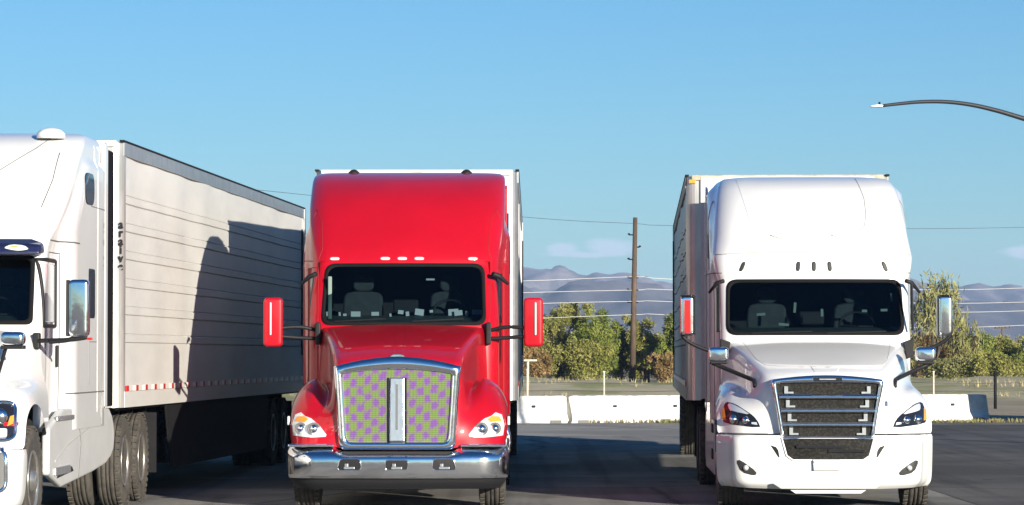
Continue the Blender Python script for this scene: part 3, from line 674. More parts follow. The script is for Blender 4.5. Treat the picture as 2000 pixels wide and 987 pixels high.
    for v in b1.data.vertices:     # the underside sweeps up a little toward the wheels
        if v.co.z < .4: v.co.z += .02*min(1, abs(v.co.x))**2*(.4-v.co.z)/.18
    for v in b1.data.vertices:
        if abs(v.co.x) < .50 and v.co.z > .797: v.co.z = .797
    lip = MB(); lip.prism([(-.42, .225), (.42, .225), (.36, .185), (-.36, .185)], -.0, .2); lip.build('bumper_lip', M['white'], t, bevel=.01)
    vl = MB(); vl.prism([(-.62, .30), (.62, .30), (.52, .235), (-.52, .235)], .008, .06); vl.build('lower_valance', M['white2'], t, bevel=.015)
    LG = [(-.49, .79), (-.495, .76), (-.455, .61), (-.43, .575), (-.38, .56), (.38, .56), (.43, .575), (.455, .61), (.495, .76), (.49, .79)]
    lg = patch('lower_grille', BS, LG, M['screen'], t, off=.004, skirt=.01)
    trim('lower_grille_rim', BS, [(-.51, .80), (-.455, .60), (-.385, .552), (.385, .552), (.455, .60), (.51, .80)], .011, M['white'], lg, off=.006)
    m_ = MB(); m_.box((-.1, -.012, .70), (.5, .02, .025)); m_.box((.2, -.012, .655), (.4, .02, .03)); m_.build('grille_louver', M['gloss'], lg)
    m_ = MB(); m_.prism([(-.17, .56), (.13, .56), (.14, .44), (-.16, .44)], -.035, -.01); pl = m_.build('front_plate', M['white2'], t, bevel=.004)
    m_ = MB(); m_.box((-.0, .0-.02, .535), (.32, .05, .02)); m_.build('plate_bracket', M['white2'], pl)
    for s_ in (-1, 1):
        q = lambda P_: P_ if s_ > 0 else mir(P_)
        f = patch('fog_lamp', BS, chaikin(q([(.80, .375), (.775, .42), (.96, .555), (1.01, .54), (.955, .415)]), 1), M['dkrubber'], t, off=.003, skirt=.02)
        y = BS.hit(s_*.9, .45)
        m_ = MB(); lamp_bowl(m_, s_*.90, y-.0, .465, .032); m_.v = [(a, 2*y-b, c) for a, b, c in m_.v]; m_.build('lamp', M['clear'], f)
        patch('bumper_vent', BS, chaikin(q([(.525, .55), (.62, .70), (.64, .72), (.55, .69)]), 1), M['black'], t, off=.003, skirt=.02)
        # headlight
        P = [(.73, .90), (.75, .96), (.80, 1.03), (.90, 1.10), (1.0, 1.165), (1.105, 1.19), (1.135, 1.10), (1.14, .99), (1.12, .945)]
        P = chaikin(q(P), 1)
        h = patch('headlight', HS, P, M['gloss'], t, off=.006, skirt=.03)
        p2 = chaikin(q([(.84, 1.045), (.92, 1.105), (1.02, 1.16), (1.08, 1.17), (1.07, 1.10), (1.03, 1.085)]), 1)
        patch('daytime_strip', HS, p2, M['clear'], h, off=.012, skirt=.0)
        HL = Surf([h])
        for x, z, r in ((1.02, .995, .052), (.89, .985, .045)):
            y = HL.hit(s_*x, z); m_ = MB(); lamp_bowl(m_, s_*x, y-.0, z, r); m_.v = [(a, 2*y-b, c) for a, b, c in m_.v]; m_.build('lamp', M['chrome'], h)
        patch('reflector', HS, q([(.765, .935), (.83, .945), (.83, .965), (.775, .965)]), M['clear'], h, off=.012, skirt=0)
        patch('side_reflector', HS, q([(1.105, .98), (1.145, .99), (1.145, 1.10), (1.12, 1.12)]), M['amber'], h, off=.010, skirt=0)
        trim('fender_seam', HS, q([(.56, .838), (1.05, .838), (1.17, .838)]), .006, M['seam'], t)
        for ax_ in (['x+'] if s_ > 0 else ['x-']):
            patch('side_window', S, [(2.36, 1.98), (2.95, 1.98), (2.95, 2.52), (2.64, 2.52)], M['darkglass'], t, off=.006, ax=ax_)
            trim('door_seam', S, [(2.38, 1.0), (2.38, 1.9), (2.66, 2.58), (3.02, 2.58), (3.02, 1.0)], .006, M['seam'], t, ax=ax_)
            patch('sleeper_window', S, rrect(3.9, 4.35, 2.9, 3.2, .1), M['darkglass'], t, off=.006, ax=ax_)
            trim('fairing_seam', S, [(2.55, 2.68), (5.2, 2.72)], .007, M['seam'], t, ax=ax_)
            trim('sleeper_seam', S, [(3.25, 1.0), (3.25, 2.68)], .006, M['seam'], t, ax=ax_)
            trim('fairing_groove', S, [(3.6, 2.75), (3.9, 3.6)], .006, M['seam'], t, ax=ax_)
            trim('rear_seam', S, [(4.85, 1.0), (4.85, 3.7)], .007, M['seam'], t, ax=ax_)
        m_ = MB(); m_.box((s_*1.12, 2.9, 1.62), (.02, .16, .035)); m_.build('door_handle', M['black'], t, bevel=.006)
        m_ = MB(); m_.prism([(1.86, .32), (5.35, .30), (5.6, .45), (5.6, .95), (1.86, .95)], s_*1.165, s_*1.195, 'x'); sk = m_.build('side_skirt', M['white2'], t, bevel=.01)
        m_ = MB(); m_.box((s_*1.2, 2.4, .55), (.02, .5, .12)); m_.box((s_*1.2, 2.4, .85), (.02, .5, .10)); m_.build('step_recess', M['black'], sk)
        m_ = MB(); m_.prism([(5.2, 1.0), (5.75, 1.05), (5.75, 3.70), (5.4, 3.86), (5.2, 3.80)], s_*1.165, s_*1.195, 'x'); m_.build('cab_extender', M['white2'], t, bevel=.01)
        m_ = MB(); m_.tube([(s_*1.07, 2.30, 2.58), (s_*1.14, 2.36, 2.56), (s_*1.24, 2.36, 2.44)], [.026, .026, .015], 8); m_.build('window_visor', M['black'], t)
        m_ = MB(); m_.tube([(s_*1.125, 2.2, 2.55), (s_*1.13, 2.12, 2.0)], .018, 6); m_.build('pillar_rubber', M['black'], t)
        # mirrors
        z0 = 2.17
        o = mirror_pod(t, s_, s_*1.50, 2.05, z0, .165, .47, M['chrome'], [[(s_*1.55, 2.08, z0-.12), (s_*1.545, 2.08, z0-.25), (s_*1.38, 2.1, z0-.36), (s_*1.10, 2.12, z0-.45)]])
        m_ = MB(); m_.box((s_*1.415, 2.06, z0), (.02, .13, .46)); m_.box((s_*1.5, 2.05, z0+.235), (.17, .15, .012)); m_.build('mirror_shell', M['gloss'], o, bevel=.008)
        if s_ < 0:
            m_ = MB(); m_.box((s_*1.5, 1.985, z0-.01), (.07, .012, .38)); m_.build('mirror_lens', M['redlens'], o, bevel=.005)
        # hood mirror
        m_ = MB(); m_.prism(rrect(s_*1.17-.115, s_*1.17+.115, 1.64, 1.80, .05), .95, 1.10); hm = m_.build('hood_mirror', M['chrome'], t, bevel=.045, bseg=4, smooth=True)
        m_ = MB(); m_.box((s_*1.17, 1.03, 1.625), (.2, .12, .035)); m_.build('mirror_base', M['black'], hm, bevel=.012)
        m_ = MB(); hx, hz = .78, 1.42; m_.tube(catmull([(s_*1.24, 1.03, 1.62), (s_*1.1, 1.0, 1.56), (s_*.84, .75, 1.45), (s_*.79, .58, 1.42), (s_*.78, .50, 1.36)], 6), [.024]*25, 8); m_.build('mirror_arm', M['black'], t)
        # triangular mirror foot
        m_ = MB(); m_.prism([(s_*1.0, 1.86), (s_*1.12, 1.9), (s_*1.12, 1.7), (s_*1.04, 1.66)], 1.9, 2.0); m_.build('mirror_bracket', M['black'], t, bevel=.01)
        # badge on the hood side
        patch('side_emblem', HS, rrect(s_*.66-.018, s_*.66+.018, 1.14, 1.20, .008), M['steel'], t, off=.006, skirt=.0)
    # relief lines of the fairing
    trim('fairing_crease', S, [(-.86, 3.86), (-.80, 3.6), (-.72, 3.25)], .004, M['white2'], t)
    trim('fairing_crease', S, [(.60, 3.87), (.66, 3.6), (.66, 3.4), (.63, 3.25), (.55, 3.17)], .006, M['relief'], t)
    trim('fairing_lip', S, [(-1.15, 2.90), (-.5, 2.93), (.5, 2.93), (1.15, 2.90)], .007, M['relief'], t)
    for a, b in ((-.50, -.22), (.22, .50)):
        trim('fairing_dimple', S, [(a if a < 0 else b, 3.13), ((a+b)/2, 3.08), (b if a < 0 else a, 3.13)], .007, M['relief'], t)
    markers(t, S, (-.86, -.19, 0, .19, .86), 2.755, .045, .11, M['dkrubber'], slant=.05)
    for k in (-.75, .12):
        m_ = MB(); m_.tube([(x, S.hit(x, z)-.03, z) for x, z in [(k+.7*q_, 1.965+.02*q_) for q_ in np.linspace(0, 1, 7)]], .009, 6); m_.build('wiper', M['black'], t)
    chassis(t, skirt=True)
    return t

# ------------------------------------------------------------------ LEFT TRUCK
def left_truck():
    t = thing('semi_tractor', 'white tractor with dark blue sun visor, cut off by the left edge', 'truck', (-5.78, 29.2, 0), -R(1.6), 'highway tractors parked in a row')
    W = rrect(-1.0, 1.0, 2.01, 2.70, .06, -.99, .99)
    lv = [(.95, 1.95, 1.06, .12, .08), (1.95, 1.98, 1.08, .12, .10), (2.05, 2.03, 1.08, .12, .10), (2.7, 2.22, 1.08, .12, .10), (2.86, 2.27, 1.10, .14, .10), (3.0, 2.5, 1.12, .2, .12), (3.3, 2.85, 1.16, .25, .15), (3.7, 3.35, 1.18, .25, .15), (3.9, 3.7, 1.18, .25, .12), (4.0, 4.0, 1.15, .25, .08), (4.05, 4.3, 1.10, .25, .04), (4.065, 4.5, .95, .25, .02)]
    cab, S = loft('cab', lv, M['white'], t, make_side(2.95, 1.22, 5.35), hole=scale_poly(W, .004), dz=.028, nfront=40)
    windshield(t, S, W); y0 = interior(t, 2.08, 2.02, 2.7, 1.02)
    cols = [[(x*(1.0 if i < 5 else 1.0), y, z+.10*(1 if z > .9 else 0)) for x, y, z in c] for i, c in enumerate(WC)]
    hood = cage('hood', cols, M['white'], t); HS = Surf([hood])
    m_ = MB()
    vz = [(x, 2.12+.10*(x/1.08)**2) for x in np.linspace(-1.08, 1.08, 19)]
    vv = []
    for x, y in vz: vv += [(x, y-.16, 2.70), (x, y-.12, 2.80), (x, y+.06, 2.87 if abs(x) < 1.0 else 2.82), (x, y+.10, 2.71)]
    n = len(vz); ff = [(i*4+k, i*4+(k+1) % 4, (i+1)*4+(k+1) % 4, (i+1)*4+k) for i in range(n-1) for k in range(4)]+[(0, 1, 2, 3), ((n-1)*4+3, (n-1)*4+2, (n-1)*4+1, (n-1)*4)]
    m_.add(vv, ff, False); vis = m_.build('sun_visor', M['navy'], t, bevel=.03, bseg=3)
    m_ = MB(); m_.prism(chaikin([(.72, 2.765), (.80, 2.80), (.93, 2.79), (.98, 2.75), (.88, 2.735), (.80, 2.745)], 1), 2.015, 2.04); m_.build('visor_emblem', M['clear'], vis)
    m_ = MB(); m_.prism(chaikin([(.76, 2.77), (.82, 2.785), (.88, 2.78), (.86, 2.77)], 1), 2.008, 2.012); m_.build('emblem_accent', M['amber'], vis)
    rf = red_truck.ring_frame
    # grille and bumper
    m_ = MB(); m_.prism(chaikin([(-.5, .86), (.5, .86), (.58, 1.5), (-.58, 1.5)], 1), .07, .16); m_.build('grille_screen', M['screen'], t)
    for k in range(5):
        m_ = MB(); m_.box((0, .05, .95+.12*k), (1.06+.02*k, .05, .03)); m_.build('grille_bar', M['chrome'], t, bevel=.006)
    def bside(z, w_, ye): return [(ye+.05, w_), (.60, w_+.003), (.63, w_)]
    b1, BS = loft('bumper', [(.26, .10, 1.13, .36, .12), (.33, .03, 1.18, .36, .12), (.5, .0, 1.21, .36, .12), (.75, .0, 1.22, .36, .12), (.83, .03, 1.21, .36, .12)], M['white'], t, bside, close=False, dz=.02, nfront=30)
    AS = Surf([b1, hood])
    for s_ in (-1, 1):
        q = lambda P_: P_ if s_ > 0 else mir(P_)
        P = q(rrect(.86, 1.125, .92, 1.27, .09, .90, 1.10)); h = patch('headlight', AS, P, M['gloss'], t, off=.004, skirt=.02)
        trim('headlight_ring', AS, P, .020, M['chrome'], h, off=.01, closed=True, seg=8)
        HL = Surf([h]); y = HL.hit(s_*.99, 1.14) or .4
        m_ = MB(); lamp_bowl(m_, s_*.99, y, 1.14, .08); m_.v = [(a, 2*y-b, c) for a, b, c in m_.v]; m_.build('lamp', M['chrome'], h)
        patch('lamp_panel', AS, q(rrect(.90, 1.06, .945, 1.03, .02)), M['clear'], h, off=.012, skirt=0)
        patch('turn_signal', AS, q([(1.06, 1.05), (1.10, 1.07), (1.10, 1.15), (1.075, 1.14)]), M['amber'], h, off=.012, skirt=0)
        P = q(rrect(.83, 1.10, .45, .84, .10)); f = patch('fog_lamp', AS, P, M['seam'], t, off=.004, skirt=.02)
        trim('fog_lamp_ring', AS, P, .022, M['chrome'], f, off=.01, closed=True, seg=8)
        patch('fog_lamp_lens', AS, q(rrect(.86, 1.03, .5, .78, .06)), M['clear'], f, off=.01, skirt=0)
        ax = 'x+' if s_ > 0 else 'x-'
        patch('side_window', S, [(2.24, 2.04), (2.86, 2.04), (2.86, 2.62), (2.34, 2.62)], M['clear'], t, off=.006, ax=ax)
        trim('window_rubber', S, [(2.24, 2.0), (2.9, 2.0), (2.9, 2.66), (2.30, 2.66)], .022, M['black'], t, ax=ax, closed=True)
        trim('door_seam', S, [(2.40, 1.0), (2.40, 1.95), (2.52, 2.74), (3.0, 2.74), (3.0, 1.0)], .006, M['seam'], t, ax=ax)
        trim('fairing_seam', S, [(2.5, 2.86), (3.55, 2.86)], .008, M['seam'], t, ax=ax)
        patch('porthole_window', S, rrect(3.90, 4.46, 3.29, 3.62, .15), M['darkglass'], t, off=.01, ax=ax)
        patch('sleeper_window', S, rrect(4.15, 4.55, 2.1, 2.62, .06), M['darkglass'], t, off=.006, ax=ax)
        trim('sleeper_seam', S, [(4.75, 1.1), (4.75, 3.95)], .006, M['white2'], t, ax=ax)
        trim('upper_seam', S, [(4.3, 3.28), (5.3, 3.28)], .005, M['seam'], t, ax=ax)
        trim('sill_seam', S, [(3.1, 1.32), (5.3, 1.32)], .008, M['seam'], t, ax=ax)
        trim('locker_seam', S, [(4.2, 1.4), (4.2, 1.85), (4.7, 1.85)], .004, M['seam'], t, ax=ax)
        m_ = MB(); m_.prism([(5.3, 1.15), (5.48, 1.15), (5.48, 3.97), (5.42, 4.03), (5.3, 4.0)], s_*1.19, s_*1.215, 'x'); m_.build('cab_extender', M['white'], t, bevel=.01)
        m_ = MB(); m_.prism([(5.48, 1.15), (5.88, 1.15), (5.88, 3.95), (5.48, 3.95)], s_*1.18, s_*1.215, 'x'); m_.build('gap_shade_strip', M['rubber'], t)  # black strip stands in for the shaded gap before the trailer
        # skirts under cab and sleeper
        prof = [(1.86, .36), (5.3, .50), (5.95, .62), (6.05, .80), (5.95, 1.02), (5.6, 1.16), (1.9, 1.18)]
        m_ = MB(); m_.prism(chaikin(prof, 1), s_*1.13, s_*1.21, 'x'); sk = m_.build('side_skirt', M['white2'], t, bevel=.03, bseg=3)
        SK = Surf([sk])
        trim('skirt_seam', SK, [(3.6, .46), (3.75, .8), (3.55, 1.14)], .007, M['seam'], sk, ax=ax)
        trim('skirt_crease', SK, [(2.2, .66), (2.9, .80), (3.6, .88), (4.6, .98)], .008, M['relief'], sk, ax=ax)
        m_ = MB(); m_.box((s_*1.215, 2.75, 1.08), (.03, 1.0, .05)); m_.box((s_*1.215, 2.6, .56), (.03, .9, .08)); m_.build('step_tread', M['rail'], sk, bevel=.01)
        patch('skirt_recess', SK, [(2.3, .49), (3.3, .53), (3.2, .58), (2.4, .55)], M['black'], sk, off=.003, ax=ax, skirt=0)
        z0 = 2.17
        o = mirror_pod(t, s_, s_*1.50, 1.85, z0, .20, .56, M['chrome'], [[(s_*1.58, 1.86, z0-.285), (s_*1.4, 1.87, z0-.31), (s_*1.1, 1.95, z0-.32), (s_*1.04, 2.1, z0-.33)], [(s_*1.5, 1.87, z0-.25), (s_*1.4, 1.87, z0-.31), (s_*1.2, 1.9, z0-.33)]])
        m_ = MB(); m_.box((s_*1.39, 1.87, z0), (.025, .13, .55)); m_.build('mirror_shell', M['black'], o, bevel=.008)
        m_ = MB(); m_.box((s_*1.605, 1.86, z0-.30), (.05, .04, .025)); m_.build('mirror_lamp', M['redlens'], o, bevel=.005)
        m_ = MB(); m_.box((s_*1.06, 2.0, z0-.32), (.07, .1, .16)); m_.build('mirror_bracket', M['black'], t, bevel=.015)
        m_ = MB(); m_.prism(rrect(s_*1.07-.11, s_*1.07+.11, 1.80, 1.93, .05), .62, .78); hm = m_.build('hood_mirror', M['chrome'], t, bevel=.04, bseg=4, smooth=True)
        m_ = MB(); m_.box((s_*1.07, .70, 1.785), (.215, .14, .035)); m_.tube([(s_*1.0, .7, 1.78), (s_*.9, .8, 1.5)], .02, 8); m_.build('mirror_base', M['black'], hm, bevel=.01)
        m_ = MB(); m_.box((s_*1.10, 2.95, 1.70), (.02, .05, .22)); m_.build('door_handle', M['black'], t, bevel=.006)
        m_ = MB(); m_.lathe([(0, .15), (.05, .15), (.09, .11), (.11, .04), (.113, .003)], (s_*.86, 3.9, 3.95+.02), 'z', 24); m_.build('roof_dome' if s_ > 0 else 'roof_horn', M['white'], t)
        patch('fender_lamp', HS, q(rrect(1.03, 1.14, 1.05, 1.085, .01)), M['redlens'], t, off=.008, skirt=0)
    trim('fairing_crease', S, [(-.45, 3.25), (.0, 3.35), (.45, 3.6), (.75, 3.85), (.85, 3.97)], .006, M['seam'], t)
    trim('fairing_crease', S, [(.95, 3.2), (1.0, 3.5), (1.0, 3.8)], .006, M['seam'], t)
    chassis(t, skirt=True, drive=(6.75, 8.05))
    m_ = MB()
    for s_ in (1, -1): m_.prism(chaikin([(5.9, 1.12), (8.75, 1.13), (8.9, 1.0), (8.95, .7), (8.85, .7), (8.8, .95), (8.6, 1.08), (5.9, 1.09)], 1), s_*.7, s_*1.2, 'x')
    #m_.build('quarter_fender', M['black'], t)
    return t

# ------------------------------------------------------------------ TRAILERS
def trailer(x, y, yaw, label, side='ribbed', L=16.15, H=4.11, wood=False, name='semi_trailer', text=None, dark=False):
    t = thing(name, label, 'trailer', (x, y, 0), -R(yaw), 'box trailers coupled behind the tractors')
    hw = 1.295; zb = 1.12; pm = (M['trailer_shade'] if wood else M['trailer']) if side == 'ribbed' else M['trailerw']
    m_ = MB(); m_.box((0, L/2, (zb+.18+H-.02)/2), (2*hw-.06, L-.1, H-zb-.2)); m_.build('body', M['trailerw'], t)
    for s_ in (-1, 1):
        # side wall, folded panels: pairs of fine edges every 313 mm
        prof = [(0, zb+.19)]; z = zb+.19
        if side == 'ribbed':
            z0 = 3.51
            edges = []
            k = 0
            while z0-k*.313-.10 > zb+.42: edges.append((z0-k*.313-.10, z0-k*.313)); k += 1
            for a, b in sorted(edges): prof += [(0, a-.010), (-.016, a), (.010, a+.012), (.010, b-.012), (-.016, b), (0, b+.010)]
        prof.append((0, H-.16))
        ys = [0.16]+list(np.linspace(.6, L-.45, 90))+[L-.12]; rg = np.random.RandomState(3)
        wob = np.zeros(len(ys))
        for _ in range(9): wob += rg.uniform(.001, .005)*np.sin(np.array(ys)*rg.uniform(.5, 4)+rg.uniform(0, 6))
        vv = [(s_*(hw+p[0]+wob[i]*(1+.3*math.sin(p[1]*5+ys[i]))), yy, p[1]) for i, yy in enumerate(ys) for p in prof]; n = len(prof)
        ff = [(i*n+k, i*n+k+1, (i+1)*n+k+1, (i+1)*n+k) for i in range(len(ys)-1) for k in range(n-1)]
        m_ = MB(); m_.add(vv, ff, False); w_ = m_.build('side_wall', pm, t)
        if side != 'ribbed':
            m_ = MB()
            for k in range(1, 13): m_.box((s_*(hw+.004), L*k/13, (zb+H)/2), (.006, .05, H-zb-.4))
            m_.build('panel_joint', M['rail'], w_)
        m_ = MB(); m_.box((s_*(hw+.005), L/2, zb+.09), (.04, L-.3, .18)); br = m_.build('bottom_rail', pm if side == 'ribbed' else M['rail'], t)
        m_ = MB(); m_.box((s_*(hw+.024), L/2, zb+.215), (.016, L-.5, .062)); m_.build('conspicuity_tape', M['tape'], t)
        m_ = MB(); m_.box((s_*(hw+.004), L/2, H-.085), (.044, L-.2, .15)); m_.build('top_rail', M['rail'] if not wood else M['wood'], t)
        m_ = MB(); m_.box((s_*(hw+.008), L/2, H+.0), (.05, L, .022)); m_.build('roof_edge', M['frame'], t)
        # rounded front corner post
        pts = [(s_*(hw-.17), .0)]+[(s_*(hw-.12+.14*math.sin(a)), .14-.14*math.cos(a)) for a in np.linspace(.2, math.pi/2, 6)]+[(s_*(hw+.02), .20), (s_*(hw-.17), .20)]
        m_ = MB(); m_.prism(pts, zb, H-.012, 'z'); m_.build('corner_post', M['postm'] if side == 'ribbed' else M['rail'], t, smooth=False)
        m_ = MB(); m_.box((s_*(hw-.03), L-.05, (zb+H)/2), (.14, .12, H-zb-.03)); m_.build('rear_post', M['rail'], t)
        m_ = MB(); m_.tube([(s_*(hw+.035), L-.45, 1.7), (s_*(hw+.035), L-.45, 3.75)], .014, 6); m_.build('lock_rod', M['frame'], t)
        if wood: m_ = MB(); m_.box((s_*(hw-.06), -.012, H-.08), (.09, .03, .05)); m_.build('corner_lamp', M['amber'], t, bevel=.008)
        # landing gear
        m_ = MB(); m_.box((s_*.75, 3.1, .78), (.12, .12, .7)); m_.box((s_*.75, 3.1, .42), (.26, .26, .03)); m_.tube([(s_*.75, 3.1, .95), (s_*.45, 3.9, 1.1)], .025, 6); m_.build('landing_leg', M['frame'], t)
        for yy in (L-3.1, L-1.85): wheel('dual', t, s_*.93, yy, s_)
        m_ = MB(); m_.box((s_*.93, L-.95, .62), (.6, .015, .7)); m_.build('mud_flap', M['frame'], t)
    m_ = MB(); m_.box((0, -.01, (zb+H)/2), (2*hw-.34, .06, H-zb-.04)); fw = m_.build('front_wall', M['trailerw'], t)
    m_ = MB(); m_.box((0, .02, H-.03), (2*hw-.1, .1, .07)); m_.build('front_header', M['wood'] if wood else M['trailerw'], t, bevel=.01)
    m_ = MB(); m_.box((.0, -.035, H-.035), (.15, .02, .04)); m_.build('front_lamp', M['post'], t)
    m_ = MB(); m_.box((0, L-.02, (zb+H)/2+.02), (2*hw-.2, .05, H-zb-.1)); m_.build('rear_door', M['trailerw'], t)
    m_ = MB(); m_.box((0, L/2, zb+.03), (2*hw-.1, L-.3, .12))
    for yy in np.arange(1.0, L-1, .9): m_.box((0, yy, zb-.06), (2.2, .08, .1))
    m_.build('floor_frame', M['frame'], t)
    if dark:  # dark panels added to blacken the shaded space under the trailer
        for s_ in (-1, 1):
            m_ = MB(); m_.prism([(3.3, 1.1), (3.7, .32), (12.4, .30), (12.6, 1.1)], s_*1.24, s_*1.26, 'x'); m_.build('side_skirt', M['frame'], t)
    m_ = MB()
    for s_ in (-1, 1): m_.box((s_*.45, L-2.6, .92), (.1, 3.2, .16))
    for yy in (L-3.1, L-1.85): m_.tube([(-.75, yy, .515), (.75, yy, .515)], .07)
    m_.box((0, L-.15, .55), (2.2, .1, .1)); m_.box((-.5, L-.15, .82), (.1, .1, .5)); m_.box((.5, L-.15, .82), (.1, .1, .5)); m_.build('bogie', M['frame'], t)
    if text:
        cu = bpy.data.curves.new('corner_lettering', 'FONT'); cu.body = '\n'.join(text); cu.size = .135; cu.align_x = 'CENTER'; cu.space_line = .70; cu.extrude = .002; cu.offset = .004
        o = bpy.data.objects.new('corner_lettering', cu); COL.objects.link(o)
        dg = bpy.context.evaluated_depsgraph_get(); me = bpy.data.meshes.new_from_object(o.evaluated_get(dg)); bpy.data.objects.remove(o)
        o = bpy.data.objects.new('corner_lettering', me); me.materials.append(M['black']); link(o, t)
        a = R(45); o.rotation_euler = (R(90), 0, a); o.location = (hw-.12+.168*math.sin(a), .14-.168*math.cos(a), 3.13)
        o.rotation_euler = (R(90), 0, a)
    return t

RED = red_truck(); WHT = white_truck(); LFT = left_truck()
def tl(xc, yc, yaw): return xc, yc
trailer(-5.675, 35.6, 3.3, 'long grey trailer with horizontally ribbed sides and red and white tape, behind the leftmost tractor', text='araive', dark=True, L=16.6)
trailer(-1.235, 41.2, .35, 'white box trailer standing a little above the roof of the red tractor', side='plain')
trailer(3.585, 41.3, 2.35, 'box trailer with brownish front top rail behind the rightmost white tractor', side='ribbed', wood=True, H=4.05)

# ------------------------------------------------------------------ ground
def sheet(name, pts, z, m_, kind='structure'):
    me = bpy.data.meshes.new(name); me.from_pydata([(x, y, z) for x, y in pts], [], [tuple(range(len(pts)))]); me.materials.append(m_)
    o = link(bpy.data.objects.new(name, me)); return tag(o, kind=kind)
def ground_mat(name, c1, c2, c3, s1, s2, bump, rough=.95, stretch=(1, 1, 1), cracks=False):
    m_ = bpy.data.materials.new(name); m_.use_nodes = True; t = m_.node_tree; p = t.nodes['Principled BSDF']; p.inputs['Roughness'].default_value = rough
    p.inputs['Specular IOR Level'].default_value = .25
    c = t.nodes.new('ShaderNodeTexCoord'); mpn = t.nodes.new('ShaderNodeMapping'); mpn.inputs['Scale'].default_value = stretch; t.links.new(c.outputs['Object'], mpn.inputs[0])
    def noise(s_, d=6, src=None):
        n = t.nodes.new('ShaderNodeTexNoise'); n.inputs['Scale'].default_value = s_; n.inputs['Detail'].default_value = d; n.inputs['Roughness'].default_value = .6; t.links.new((src or mpn).outputs[0 if src is None else 'Object'], n.inputs['Vector']); return n
    def ramp(src, a, ca, b, cb):
        r = t.nodes.new('ShaderNodeValToRGB'); r.color_ramp.elements[0].position = a; r.color_ramp.elements[0].color = (*ca, 1); r.color_ramp.elements[1].position = b; r.color_ramp.elements[1].color = (*cb, 1); t.links.new(src, r.inputs[0]); return r
    n1 = noise(s1); r1 = ramp(n1.outputs[0], .35, c1, .65, c2); n2 = noise(s2, 8, c)
    mx = t.nodes.new('ShaderNodeMix'); mx.data_type = 'RGBA'; r2 = ramp(n2.outputs[0], .48, (0, 0, 0), .58, (1, 1, 1)); t.links.new(r2.outputs[0], mx.inputs[0])
    t.links.new(r1.outputs[0], mx.inputs[6]); mx.inputs[7].default_value = (*c3, 1); out = mx.outputs[2]
    if cracks:
        mt = t.nodes.new('ShaderNodeMapping'); mt.inputs['Scale'].default_value = (2.2, .06, 1); mt.inputs['Rotation'].default_value = (0, 0, .12); t.links.new(c.outputs['Object'], mt.inputs[0])
        nt2 = t.nodes.new('ShaderNodeTexNoise'); nt2.inputs['Scale'].default_value = 1; nt2.inputs['Detail'].default_value = 5; t.links.new(mt.outputs[0], nt2.inputs['Vector'])
        rt = ramp(nt2.outputs[0], .36, (.62, .62, .62), .50, (1, 1, 1)); m1 = t.nodes.new('ShaderNodeMix'); m1.data_type = 'RGBA'; m1.blend_type = 'MULTIPLY'; m1.inputs[0].default_value = .8
        t.links.new(out, m1.inputs[6]); t.links.new(rt.outputs[0], m1.inputs[7]); out = m1.outputs[2]
        ns2 = noise(1.6, 3, c); rs = ramp(ns2.outputs[0], .30, (.45, .44, .43), .36, (1, 1, 1)); m3 = t.nodes.new('ShaderNodeMix'); m3.data_type = 'RGBA'; m3.blend_type = 'MULTIPLY'; m3.inputs[0].default_value = .9
        t.links.new(out, m3.inputs[6]); t.links.new(rs.outputs[0], m3.inputs[7]); out = m3.outputs[2]
        v = t.nodes.new('ShaderNodeTexVoronoi'); v.feature = 'DISTANCE_TO_EDGE'; v.inputs['Scale'].default_value = .22
        nn = noise(.8, 4, c); ad = t.nodes.new('ShaderNodeMix'); ad.data_type = 'RGBA'; ad.inputs[0].default_value = .12; t.links.new(c.outputs['Object'], ad.inputs[6]); t.links.new(nn.outputs['Color'], ad.inputs[7]); t.links.new(ad.outputs[2], v.inputs['Vector'])
        rc = ramp(v.outputs['Distance'], .0, (.35, .35, .35), .012, (1, 1, 1)); m2 = t.nodes.new('ShaderNodeMix'); m2.data_type = 'RGBA'; m2.blend_type = 'MULTIPLY'; m2.inputs[0].default_value = .8
        t.links.new(out, m2.inputs[6]); t.links.new(rc.outputs[0], m2.inputs[7]); out = m2.outputs[2]
    t.links.new(out, p.inputs['Base Color'])
    n3 = noise(45, 5, c); b = t.nodes.new('ShaderNodeBump'); b.inputs['Strength'].default_value = bump; b.inputs['Distance'].default_value = .03; t.links.new(n3.outputs[0], b.inputs['Height']); t.links.new(b.outputs[0], p.inputs['Normal'])
    return m_
G = dict(
 asphalt=ground_mat('asphalt', (.23, .225, .215), (.31, .30, .28), (.16, .155, .145), .45, .16, 1.0, cracks=True),
 asphalt2=ground_mat('dark_asphalt', (.095, .09, .092), (.13, .125, .125), (.07, .068, .07), .3, .12, .9, cracks=True),
 gravel=ground_mat('gravel_shoulder', (.20, .18, .15), (.30, .27, .22), (.16, .16, .09), 1.2, .4, 1.0),
 desert=ground_mat('dry_ground', (.32, .26, .18), (.42, .35, .25), (.24, .22, .12), .12, .04, 1.0, stretch=(.4, 1.6, 1)),
)
def rect(x0, x1, y0, y1): return [(x0, y0), (x1, y0), (x1, y1), (x0, y1)]
sheet('ground', rect(-4000, 4000, -200, 9000), 0, G['desert'])
sheet('parking_lot', rect(-90, 90, -90, 86), .004, G['asphalt'])
sheet('dark_zone', [(5.3, 36), (60, 14), (60, 76.5), (5.3, 77.5)], .008, G['asphalt2'])  # darker asphalt over the right part of the lot
sheet('sunlit_strip', [(-60, 67.5), (5.2, 66.2), (5.2, 80.5), (-60, 81.5)], .008, ground_mat('sunlit_asphalt', (.30, .285, .26), (.38, .36, .33), (.24, .23, .21), .5, .2, 1.0))  # paler asphalt: sunlight past the truck shadows put into the colour
sheet('shoulder', [(-40, 80.2), (40, 78.2), (40, 86.5), (-40, 86.5)], .012, G['gravel'])
